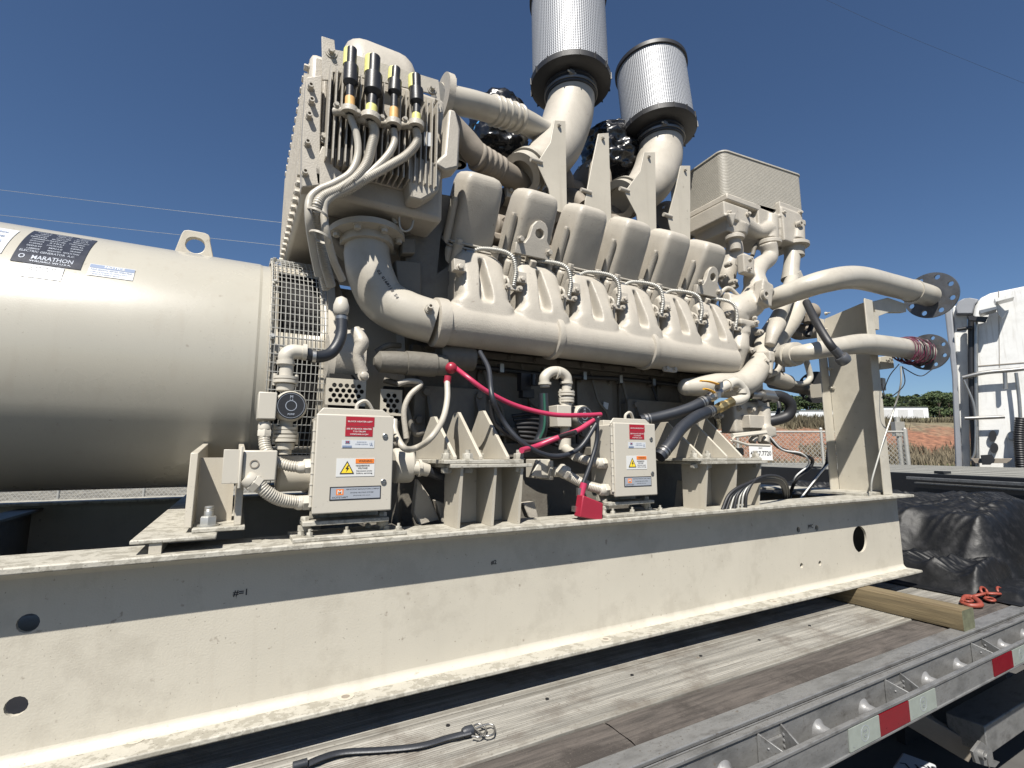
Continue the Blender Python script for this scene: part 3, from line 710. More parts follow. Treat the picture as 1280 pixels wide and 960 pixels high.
obj('gear_case', mb, m_shade, GEN, bevel=.01)
mb = MB(); mb.plate([aY(*q, 1.97) for q in ((555, 275), (563, 248), (574, 252), (568, 330), (540, 350), (545, 300))], -.04); obj('end_bracket', mb, m_cast, GEN, bevel=.006)
mb = MB(); mb.plate([aY(*q, 1.93) for q in ((498, 303), (515, 303), (515, 322), (498, 322))], -.05); mb.plate([aY(*q, 1.95) for q in ((490, 330), (522, 332), (522, 375), (494, 372))], -.05); obj('small_casting', mb, m_shade, GEN, bevel=.006)
# two black sensor plugs with loop
for q in ((501, 243), (519, 244)):
    A = aY(q[0], q[1], 1.80); B = aY(q[0] + 1, q[1] + 24, 1.80); mb = MB(); s = mpx(A, 1)
    mb.lathe(A, B - A, [(s * 6, 0), (s * 6, .35 * (B - A).length), (s * 4.5, .45 * (B - A).length), (s * 5, (B - A).length * .8), (s * 2, (B - A).length)], 14); so2 = obj('sensor_connector', mb, m_blk, GEN)
    mb = MB(); mb.cyl(A - (B - A) * .25, A, s * 5.5, n=14); obj('connector_nut', mb, m_cast, so2)
mb = MB(); mb.tube(path([(499, 268), (500, 283), (506, 289), (514, 285), (518, 270)], 1.8), .004, n=8); obj('sensor_lead', mb, m_wire, GEN)
mb = MB(); mb.tube(path([(468, 230), (478, 245), (487, 262), (495, 280)], 1.83), .010, n=10, rib=.002, ribn=3); obj('sensor_conduit', mb, m_wire, GEN, ang=70)

# ---- crossover pipes and wrapped turbo inlets
mb = MB(); ppx = path([(548, 122, 2.02), (600, 133, 2.06), (650, 150, 2.12), (690, 172, 2.22)]); s = mpx(ppx[1], 1)
mb.tube(ppx, s * 16, n=32, k=8); cr1 = obj('crossover_pipe', mb, m_pipe, GEN, ang=60)
mb = MB(); mb.ring(aY(552, 122, 1.99), EX, s * 10, s * 27, .03, 40); mb.beam(aY(557, 97, 1.98), aY(570, 102, 1.98), .02, .02); obj('crossover_flange', mb, m_cast, cr1, ang=35)
for k, q in enumerate(((616, 138), (623, 140), (631, 143), (640, 146), (648, 149))):
    mb = MB(); p = aY(q[0], q[1], 2.08 + .008 * k); d = ppx[2] - ppx[1]; mb.lathe(p - d.normalized() * .012, d, [(s * 16, 0), (s * 18.4, .006), (s * 19, .012), (s * 18.4, .018), (s * 16, .026)], 36); obj('hump_band', mb, m_pipe, cr1, ang=60)
mb = MB(); pp2 = path([(556, 150, 2.04), (580, 175, 2.05), (603, 200, 2.06), (640, 222, 2.12), (665, 240, 2.2)]); mb.tube(pp2, s * 15, n=28, k=8)
cr2 = obj('lower_crossover_pipe', mb, m_hotpipe, GEN, ang=60)
for k in range(5):
    p = pp2[2].lerp(pp2[3], -.15 + k * .17); d = (pp2[3] - pp2[2]); mb = MB(); mb.lathe(p - d.normalized() * .012, d, [(s * 15, 0), (s * 17, .006), (s * 17, .018), (s * 15, .024)], 30); obj('bellows_ring', mb, m_hotpipe, cr2, ang=60)
def wrap_bag(c, rx, ry, rz, seed, nm, lab):
    """crumpled plastic film over an opening"""
    bm = bmesh.new(); bmesh.ops.create_icosphere(bm, subdivisions=5, radius=1)
    for v in bm.verts:
        p = v.co.copy(); rd = lambda f_, o_: 1 - 2.4 * abs(noise.noise(V((p.x * f_ + seed, p.y * f_ + o_, p.z * f_ * 1.8))))
        f_ = 1 + .15 * rd(1.5, 0) + .10 * rd(3.1, 5) + .05 * rd(7, 9)
        q = max(abs(p.z) ** 3, 0); ax_r = 1 / max(.5, math.hypot(p.x, p.y)) ** .55
        v.co = V((p.x * rx * f_ * ax_r, p.y * ry * f_ * ax_r, p.z * rz * (1 + .12 * rd(2.2, 3))))
    me = bpy.data.meshes.new(nm); bm.to_mesh(me); bm.free(); me.materials.append(m_plwrap); me.polygons.foreach_set('use_smooth', [True] * len(me.polygons))
    o = bpy.data.objects.new(nm, me); COL.objects.link(o); o.location = c; WL[o] = V(c)
    return tag(o, lab, 'plastic wrap')
c = aY(624, 165, 2.42); w1 = wrap_bag(c, mpx(c, 31), mpx(c, 31), mpx(c, 42), 3, 'plastic_wrap', 'black plastic film taped over the turbo opening behind the crossover pipe')
for dz, q in ((-9, 0), (12, 1)):
    mb = MB(); mb.ring(c + EZ * mpx(c, dz), V((.15, .1, 1)), mpx(c, 26), mpx(c, 33), mpx(c, 4), 40); obj('blue_tape_band', mb, m_blut, w1)
c = aY(768, 196, 2.55); wrap_bag(c, mpx(c, 36), mpx(c, 30), mpx(c, 34), 9, 'plastic_wrap', 'black plastic film between the two air filter elbows, without blue tape')
mb = MB(); p = aY(572, 206, 2.15); mb.ring(p, (0, 0, 1), .02, .045, .05, 24); mb.cyl(p, p + EZ * .045, .042, n=24); obj('knurled_filler_cap', mb, m_wire, GEN)

# ---- air filters on their elbows
m_mesh = bpy.data.materials.new('filter_screen'); m_mesh.use_nodes = True
n = m_mesh.node_tree; b = n.nodes['Principled BSDF']; L = n.links.new
tc = n.nodes.new('ShaderNodeTexCoord'); sepx = n.nodes.new('ShaderNodeSeparateXYZ'); L(tc.outputs['UV'], sepx.inputs[0])
def M(op, a, b_=None):
    q = n.nodes.new('ShaderNodeMath'); q.operation = op
    if isinstance(a, (int, float)): q.inputs[0].default_value = a
    else: L(a, q.inputs[0])
    if b_ is not None:
        if isinstance(b_, (int, float)): q.inputs[1].default_value = b_
        else: L(b_, q.inputs[1])
    return q.outputs[0]
sa = M('SINE', M('MULTIPLY', M('ADD', sepx.outputs[0], sepx.outputs[1]), 6.2832)); sb = M('SINE', M('MULTIPLY', M('SUBTRACT', sepx.outputs[0], sepx.outputs[1]), 6.2832))
hh = M('ADD', M('MULTIPLY', M('MULTIPLY', sa, sb), .5), .5); stp = M('GREATER_THAN', hh, .42)
mx = n.nodes.new('ShaderNodeMix'); mx.data_type = 'RGBA'; L(stp, mx.inputs[0]); mx.inputs[6].default_value = (.04, .042, .05, 1); mx.inputs[7].default_value = (.40, .41, .425, 1); L(mx.outputs[2], b.inputs['Base Color'])
b.inputs['Metallic'].default_value = .15; b.inputs['Roughness'].default_value = .45
bp = n.nodes.new('ShaderNodeBump'); bp.inputs['Distance'].default_value = .002; bp.inputs['Strength'].default_value = .8; L(hh, bp.inputs['Height']); L(bp.outputs[0], b.inputs['Normal'])
def air_filter(bot, top, rp, Yb, Yt, elbow, eR, nm_lab, Hm):
    B = aY(*bot, Yb); T = aY(*top, Yt); A = (T - B).normalized(); H = Hm; r = mpx(B, rp)
    mb = MB(); mb.lathe(B, A, [(r * .97, .01), (r * .97, H - .01)], 96)
    body = obj('air_filter', mb, m_mesh, GEN, ang=30); body['label'] = nm_lab
    me = body.data; uv = me.uv_layers.new(name='UV'); c0 = WL[body]; u_, v_, _ = frame(A)
    for pl_ in me.polygons:
        angs = [math.atan2((me.vertices[me.loops[li].vertex_index].co + c0 - B).dot(v_), (me.vertices[me.loops[li].vertex_index].co + c0 - B).dot(u_)) / (2 * math.pi) for li in pl_.loop_indices]
        if max(angs) - min(angs) > .5: angs = [q + 1 if q < 0 else q for q in angs]
        for li, q in zip(pl_.loop_indices, angs):
            co = me.vertices[me.loops[li].vertex_index].co + c0 - B
            uv.data[li].uv = (q * 54, co.dot(A) / .022)
    mb = MB(); mb.lathe(B - A * .035, A, [(r * .70, -.012), (r * .93, -.006), (r * 1.02, .006), (r * 1.03, .04), (r * .99, .046), (r * .95, .046)], 96); obj('bottom_end_cap', mb, m_rub, body, ang=30)
    mb = MB(); mb.lathe(B + A * H, A, [(r * .98, -.012), (r * 1.02, -.008), (r * 1.02, .02), (r * .97, .026)], 96); obj('top_end_cap', mb, m_rub, body, ang=30)
    mb = MB(); mb.lathe(B - A * .115, A, [(r * .59, 0), (r * .64, .004), (r * .66, .03), (r * .63, .036), (r * .63, .05), (r * .67, .055), (r * .67, .075), (r * .72, .08)], 64); cl = obj('filter_boot', mb, m_hose, body, ang=30)
    mb = MB(); mb.ring(B - A * .10, A, r * .655, r * .68, .014, 64); q = B - A * .068 + (u_ * 0 + V((-.55, -.83, 0))).normalized() * r * .70; mb.box(q, (.03, .018, .02)); mb.cyl(q - V((.03, 0, 0)), q + V((.03, 0, 0)), .006, n=8); obj('band_clamp', mb, m_steel, body)
    for k in range(16):
        t = 2 * math.pi * k / 16; mb = MB(); d = u_ * math.cos(t) + v_ * math.sin(t); mb.box(B + A * -.012 + d * r * 1.025, (.006, .012, .045), (u_ * -math.sin(t) + v_ * math.cos(t), d, A)); obj('cap_rib', mb, m_rub, body)
    # elbow below
    P = [B - A * .08, B - A * .13] + path(elbow); s = mpx(B, 1)
    mb = MB(); mb.tube(P, [r * .57, r * .60, r * .62, r * .58, r * .50, r * .40], n=48, k=10)
    e = obj('intake_elbow', mb, m_cast, GEN, ang=60)
    E_ = P[-1]; d = (P[-1] - P[-2]).normalized(); mb = MB(); mb.ring(E_ - d * .04, d, r * .36, r * .50, .03, 48); mb.ring(E_ + d * .0, d, r * .3, r * .46, .05, 48); obj('elbow_clamp', mb, m_pipe, e, ang=35)
    return body
air_filter((713, 104), (709, -20), 48.5, 2.30, 2.33, [(709, 150, 2.28), (697, 182, 2.22), (679, 204, 2.15), (657, 216, 2.10)], 0, 'nearer air filter, cropped by the top of the photo', .60)
air_filter((823, 164), (808, 48), 44.5, 2.30, 2.38, [(823, 204, 2.28), (814, 226, 2.22), (800, 241, 2.16), (778, 249, 2.10)], 0, 'farther air filter with its black top cap in view', .50)

# ---- folded support plates under the filters
for k, (q1, q2) in enumerate((([(693, 150), (707, 151), (709, 268), (690, 262), (686, 236), (671, 204), (688, 178)], [(707, 151), (709, 268)]),
                     ([(748, 167), (761, 166), (765, 292), (742, 286), (731, 255), (733, 242), (741, 200)], None),
                     ([(805, 190), (819, 190), (821, 305), (800, 300), (796, 268), (781, 240), (800, 214)], None),
                     ([(851, 207), (863, 207), (863, 318), (846, 312), (838, 285), (835, 272), (845, 235)], None))):
    Yp = 1.96
    P = [aY(x, y, Yp) for x, y in q1]
    mb = MB(); mb.plate(P, .008)
    so3 = obj('filter_support', mb, m_paint, GEN, bevel=.002)
    a_, b_ = P[0], P[3]; mb = MB(); fx = [P[0], P[0] + EY * .12 + EX * .01, aY(*q1[5], Yp) + EY * .30 - EZ * .02, P[4] + EY * .12, P[4], P[6]]
    mb.plate([P[1] + V((-.002, .009, 0)), P[2] + V((-.002, .009, 0)), P[2] + V((-.002, .16, 0)), P[1] + V((-.002, .05, -.01))], .006)
    obj('support_web', mb, m_paint, so3)
    p = P[0] + (P[1] - P[0]) * .35 - EZ * .03; mb = MB(); mb.bolt(p - EY * .008, -EY, .008, .006); obj('support_bolt', mb, m_cast, so3)
    mb = MB(); q = P[5] + V((-.01, -.0, .012)); mb.cyl(q - EX * .025, q + EX * .04, .012, n=12); obj('support_pin', mb, m_cast, so3)
mb = MB(); mb.bb((P0 + .02, 2.02, 1.02), (P0 + PITCHC * 5.2, 2.5, 1.06)); mb.cyl((P0 + .2, 2.12, 1.13), (P0 + PITCHC * 5.3, 2.12, 1.13), .07, n=24)
obj('charge_air_rail', mb, m_hotpipe, GEN, bevel=.01)
for i in range(7):
    mb = MB(); x = P0 + PITCHC * i - .03; mb.tube([V((x, 2.05, 1.12)), V((x + .06, 2.28, 1.22)), V((x + .02, 2.5, 1.15))], .05, n=16); obj('intake_runner', mb, m_hotpipe, GEN)

# turbochargers and ducting in the vee
for k, (q, rr) in enumerate((((742, 238), 34), ((835, 285), 30), ((700, 232), 24))):
    p = aY(q[0], q[1], 2.36); s = mpx(p, 1); mb = MB(); mb.lathe(p - EX * s * 20, EX, [(s * rr * .35, -.02), (s * rr * .8, 0), (s * rr, s * 8), (s * rr, s * 20), (s * rr * .7, s * 30), (s * rr * .5, s * 34), (s * rr * .5, s * 52)], 36); mb.tube([p + V((0, .0, -s * rr * .5)), p + V((.02, -.12, -s * rr * 1.1)), p + V((.03, -.2, -s * rr * 1.9))], s * rr * .38, n=18)
    tb_o = obj('turbocharger', mb, m_hotpipe, GEN, ang=40)
    for j in range(8): t = j * .785; mb = MB(); mb.bolt(p - EX * s * 20 + V((0, math.cos(t) * s * rr * .7, math.sin(t) * s * rr * .7)), -EX, .01, .012); obj('housing_bolt', mb, m_steel, tb_o)
mb = MB(); mb.bb((P0 + .15, 2.25, 1.10), (P0 + PITCHC * 5.6, 2.5, 1.38)); obj('air_duct', mb, m_hotpipe, GEN, bevel=.04)
for k in range(5):
    a_ = V((P0 + .2 + .3 * k, 2.2, 1.2)); mb = MB(); mb.tube([a_, a_ + V((.08, -.03, .14)), a_ + V((.02, .05, .3)), a_ + V((.1, .15, .42))], .02 + .006 * (k % 3), n=12); obj('oil_line', mb, m_hotpipe if k % 2 else m_rub, GEN, ang=60)
for k in range(4):
    a_ = V((P0 + .35 + .36 * k, 2.18, 1.36)); mb = MB(); mb.box(a_, (.12, .1, .07)); mb.bolt(a_ + V((-.04, -.05, 0)), -EY, .012, .012); mb.bolt(a_ + V((.04, -.05, 0)), -EY, .012, .012); obj('duct_bracket', mb, m_cast, GEN, bevel=.004)

# ---- plate cooler on the right end with its pipe castings
KY = 1.98
kc = aY(906, 240, KY)
kz1 = aY(905, 189, KY).z; kz0 = aY(912, 246, KY).z; kx1 = aY(993, 245, KY).x
COS, SIN = math.cos(R(-5)), math.sin(R(-5))
KU = V((COS, SIN, 0)); KV = V((-SIN, COS, 0))
W_, D_, Hk = (kx1 - kc.x) * 1.0, .52, kz1 - kz0
mb = MB(); npl = 30
core = rrect(0, 0, W_, D_, .05, 6)
mb.prism([(x, y) for x, y in rrect(.004, .004, W_ - .004, D_ - .004, .046, 6)], V((kc.x, KY, kz0)), KU, KV, Hk - .01, wdir=EZ)
ck = obj('plate_cooler', mb, m_cooler, GEN, ang=30); ck['label'] = 'stacked plate cooler block at the far end of the engine'
for k in range(npl):
    mb = MB(); z = kz0 + Hk * k / npl; mb.prism(core, V((kc.x, KY, z)), KU, KV, Hk / npl * .78, wdir=EZ); obj('cooler_plate', mb, m_cooler, ck, ang=50)
mb = MB(); mb.prism(rrect(-.006, -.006, W_ + .006, D_ + .006, .055, 6), V((kc.x, KY, kz1)), KU, KV, .012, wdir=EZ); obj('top_plate', mb, m_cooler, ck, bevel=.003)
for (xa, xb, nm) in ((-.02, W_ * .42, 0), (W_ * .62, W_ * 1.04, 1)):
    mb = MB(); mb.bb((kc.x + xa, KY - .03 - (.02 * nm), kz0 - .045), (kc.x + xb, KY + .5, kz0 - .002)); obj('cooler_foot', mb, m_cast, ck, bevel=.008)
# fused casting under it
def at(px, py, Y): return aY(px, py, Y)
mb = MB()
def tb(pts, r, n=20, k=6): mb.tube([aY(*p) for p in pts], [q for q in r] if isinstance(r, list) else r, n=n, k=k)
def pb_(x0, y0, x1, y1, Y, dep): mb.bb(aY(x0, y1, Y), aY(x1, y0, Y) + EY * dep)
pb_(906, 262, 936, 270, 1.93, .3); pb_(909, 270, 930, 288, 1.95, .25); tb([(919, 284, 2.0), (919, 296, 2.0)], [.085, .07])
tb([(925, 278, 1.99), (945, 290, 1.98), (960, 287, 1.97)], [.06, .05, .06]); pb_(928, 272, 946, 291, 1.98, .2)
pb_(950, 268, 973, 293, 1.95, .25); tb([(961, 272, 1.98), (961, 302, 1.97)], [.06, .062]); pb_(968, 275, 985, 294, 1.96, .2)
pb_(976, 262, 1002, 270, 1.91, .25); pb_(981, 268, 1003, 300, 1.90, .2); tb([(992, 285, 1.95), (992, 304, 1.94)], [.07, .072])
mb.plate([aY(912, 285, 1.93), aY(906, 268, 1.93), aY(916, 268, 1.93)], -.03)
cast('cooler_header', mb, m_cast, GEN, vox=.006, it=3)
for q, r0 in (((918, 296), 9), ((961, 303), 12), ((992, 306), 15)):
    mb = MB(); p = aY(q[0], q[1], 1.95); s = mpx(p, 1); mb.lathe(p, -EZ, [(s * r0, -.01), (s * (r0 + 2.5), 0), (s * (r0 + 2.5), .02), (s * r0 * .8, .024), (s * r0 * .75, .09)], 28); obj('pipe_socket', mb, m_cast, GEN, ang=35)
mb = MB(); p = aY(997, 281, 1.895); mb.sock(p, -EY, .022, .03); obj('header_plug', mb, m_cast, GEN)
mb = MB(); mb.tube([aY(992, 305, 1.95), aY(989, 335, 1.95), aY(988, 350, 1.95)], [.052, .052, .06], n=28, k=6); mb.tube([aY(989, 343, 1.95), aY(998, 368, 1.95), aY(992, 395, 1.95), aY(970, 425, 1.94), aY(955, 445, 1.92)], .062, n=28, k=8)
obj('return_pipe', mb, m_pipe, GEN, ang=60)
mb = MB(); mb.tube([aY(918, 300, 2.0), aY(917, 318, 2.0), aY(908, 345, 2.02), aY(915, 362, 2.0)], [.045, .06, .06, .045], n=20, k=6); obj('thermostat_pipe', mb, m_cast, GEN, ang=60)
# S-shaped thermostat casting
mb = MB()
tb([(960, 305, 1.92), (962, 322, 1.92), (950, 332, 1.90), (943, 345, 1.88), (945, 362, 1.86), (938, 380, 1.86), (918, 392, 1.86), (922, 405, 1.86)], [.055, .05, .055, .062, .075, .085, .085, .07], n=24)
tb([(936, 330, 1.88), (926, 325, 1.88)], .045)
mb.box(aY(932, 332, 1.85), (.10, .05, .12), (EX, EY, EZ))
tb([(945, 362, 1.84), (958, 372, 1.78)], [.07, .06])
tb([(905, 375, 1.9), (925, 382, 1.88)], .05)
mb.box(aY(954, 368, 1.77), (.10, .06, .15), (V((.96, 0, -.25)).normalized(), EY, V((.25, 0, .96)).normalized()))
cast('thermostat_casting', mb, m_cast, GEN, vox=.007, it=4)
for q in ((937, 325), (936, 337), (960, 360)):
    mb = MB(); mb.sock(aY(q[0], q[1], 1.80), -EY, .012, .018); obj('casting_screw', mb, m_cast, GEN)
mb = MB(); mb.sock(aY(954, 369, 1.738), -EY, .03, .022); obj('casting_plug', mb, m_cast, GEN)
mb = MB()
tb([(925, 403, 1.84), (925, 418, 1.84)], .058); tb([(925, 418, 1.84), (922, 435, 1.84), (918, 465, 1.86)], [.05, .062, .035])
mb.box(aY(930, 437, 1.82), (.15, .06, .025)); mb.box(aY(930, 405, 1.82), (.16, .08, .035))
cast('pump_outlet', mb, m_cast, GEN, vox=.007, it=3)
for q in ((915, 405), (945, 403), (940, 438)): mb = MB(); mb.bolt(aY(q[0], q[1], 1.78), -EY, .012, .012); obj('outlet_bolt', mb, m_cast, GEN)
# big inlet pipe under the manifold
mb = MB(); P = [aY(858, 484, 1.86), aY(895, 482, 1.80), aY(928, 480, 1.78), aY(946, 462, 1.78), aY(952, 445, 1.80), aY(955, 425, 1.84), aY(975, 392, 1.88), aY(990, 350, 1.93)]
mb.tube(P[:5], [.045, .066, .072, .066, .052], n=36, k=10); mb.sph(P[0], .046, 10); mb.tube(P[4:], [.05, .045, .045, .045], n=28, k=8)
wi = obj('water_inlet_pipe', mb, m_pipe, GEN, ang=60)
mb = MB(); mb.ring(P[4] - V((0, 0, .01)), (.05, 0, 1), .04, .066, .022, 32); obj('pipe_collar', mb, m_cast, wi, ang=35)
mb = MB(); tb([(962, 432, 1.75), (967, 415, 1.75), (972, 405, 1.78)], [.028, .042, .05]); mb.box(aY(961, 446, 1.74), (.05, .05, .06)); tb([(962, 450, 1.74), (960, 468, 1.74)], .022); cast('valve_body', mb, m_cast, GEN, vox=.006, it=3)

# ---- radiator connection pipes with loose flanges
def big_flange(c, ax, ro, ri, nh, m, parent, th=.018):
    u, v, a = frame(ax); mb = MB(); mb.prism(circ(ro, 64), c, u, v, th, [circ(ro * .11, 14, (ro * .8 * math.cos(2 * math.pi * (k + .5) / nh), ro * .8 * math.sin(2 * math.pi * (k + .5) / nh))) for k in range(nh)], wdir=a)
    return obj('flange', mb, m, parent, ang=30)
U1 = [aY(962, 376, 1.86), aY(988, 366, 1.74), aY(1030, 352, 1.60), aY(1070, 347, 1.58), aY(1115, 357, 1.58), aY(1152, 367, 1.56), aY(1161, 370, 1.56)]
s = mpx(U1[3], 1)
mb = MB(); mb.tube(U1, [.062, .064, .068, .072, .074, .074, .074], n=48, k=10); up1 = obj('upper_radiator_pipe', mb, m_pipe, GEN, ang=60)
d1 = (U1[-1] - U1[-2]).normalized(); d1 = (d1 + EX * 1.5).normalized()
f1 = big_flange(aY(1163, 369, 1.56), d1, mpx(U1[-1], 28.5), .07, 8, m_flsteel, up1)
p = U1[-2].lerp(U1[-3], .35); mb = MB(); mb.ring(p, U1[-2] - U1[-3], .072, .080, .014, 40); obj('weld_ring', mb, m_pipe, up1)
U2 = [aY(972, 446, 1.76), aY(1010, 440, 1.56), aY(1050, 433, 1.50), aY(1080, 430, 1.49), aY(1120, 434, 1.49), aY(1148, 439, 1.49), aY(1157, 441, 1.49)]
mb = MB(); mb.tube(U2, [.040, .046, .052, .060, .062, .062, .062], n=40, k=10); up2 = obj('lower_radiator_pipe', mb, m_pipe, GEN, ang=60)
big_flange(aY(1159, 440, 1.49), (U2[-1] - U2[-2]).normalized() + EX * 1.5, mpx(U2[-1], 22.5), .06, 8, m_flsteel, up2)
mb = MB(); cv = U2[0].lerp(U2[1], .45); mb.lathe(cv, U2[1] - U2[0], [(.04, -.05), (.066, -.045), (.070, -.012), (.058, -.008), (.058, .008), (.070, .012), (.066, .045), (.045, .05)], 32); obj('victaulic_coupling', mb, m_pipe, up2, ang=35)
# third flange, dark, seen edge-on behind the post
mb = MB(); P = [aY(965, 478, 2.25), aY(1000, 485, 2.25), aY(1014, 487, 2.25)]; mb.tube(P, .045, n=24); lp3 = obj('drain_pipe', mb, m_hotpipe, GEN, ang=60)
big_flange(aY(1020, 484, 2.25), V((.87, .42, 0)), mpx(P[-1], 20), .04, 4, m_blk, lp3)
mb = MB(); mb.tube([aY(970, 474, 2.2), aY(1000, 480, 2.2), aY(1012, 474, 2.2), aY(1011, 462, 2.2), aY(1004, 440, 2.2)], .022, n=14, rib=.0); mb.box(aY(1024, 489, 2.12), (.09, .08, .10)); obj('small_drain_pipe', mb, m_pipe, lp3, ang=50)
mb = MB(); mb.tube([aY(955, 497, 1.75), aY(975, 495, 1.72), aY(988, 505, 1.70), aY(984, 520, 1.72), aY(960, 527, 1.78), aY(940, 526, 1.84)], .030, n=18, k=8); obj('coolant_hose', mb, m_rub, GEN, ang=60)
mb = MB(); p = aY(962, 495, 1.74); mb.cyl(aY(952, 494, 1.75), aY(968, 496, 1.735), .034, n=24); mb.cyl(aY(938, 493, 1.77), aY(954, 494, 1.755), .026, n=20); obj('hose_end', mb, m_steel, GEN)
# hanging hose with a coupling end
mb = MB(); mb.tube([aY(1008, 378, 1.62), aY(1020, 402, 1.50), aY(1035, 427, 1.42), aY(1045, 440, 1.40)], .021, n=16, k=8); hh_ = obj('hanging_hose', mb, m_rub, GEN, ang=60)
mb = MB(); mb.tube([aY(1042, 436, 1.402), aY(1052, 447, 1.39)], .022, n=16, k=1); a_ = aY(1050, 445, 1.39); b_ = aY(1059, 455, 1.38); mb.lathe(a_, b_ - a_, [(.03, 0), (.034, .008), (.036, .03), (.030, .045), (.022, .045), (.020, .01)], 20); obj('hose_coupling', mb, m_flsteel, hh_, ang=35)
for a_, b_ in (((1014, 388), (1004, 382)),):
    mb = MB(); mb.cyl(aY(990, 395, 2.1), aY(1015, 390, 2.1), .07, n=24); mb.cyl(aY(1000, 415, 2.12), aY(1030, 412, 2.12), .06, n=24); obj('drive_housing', mb, m_hotpipe, GEN, bevel=.01)
# bracket arms from the post to the pipes
mb = MB(); mb.plate([aY(1091, 377, 1.60), aY(1110, 372, 1.60), aY(1133, 380, 1.60), aY(1133, 390, 1.60), aY(1112, 390, 1.60), aY(1096, 396, 1.60)], .04); br1 = obj('pipe_bracket', mb, m_rail, GEN, bevel=.003)
mb = MB(); mb.plate([aY(1093, 390, 1.585), aY(1098, 392, 1.585), aY(1099, 412, 1.585), aY(1094, 411, 1.585)], .03); obj('bracket_clip', mb, m_rail, br1)
mb = MB(); mb.plate([aY(1100, 446, 1.60), aY(1116, 444, 1.60), aY(1118, 460, 1.60), aY(1101, 462, 1.60)], .04); mb.plate([aY(1103, 472, 1.6), aY(1107, 473, 1.6), aY(1108, 488, 1.6), aY(1104, 487, 1.6)], .03); obj('pipe_bracket', mb, m_rail, GEN, bevel=.002)

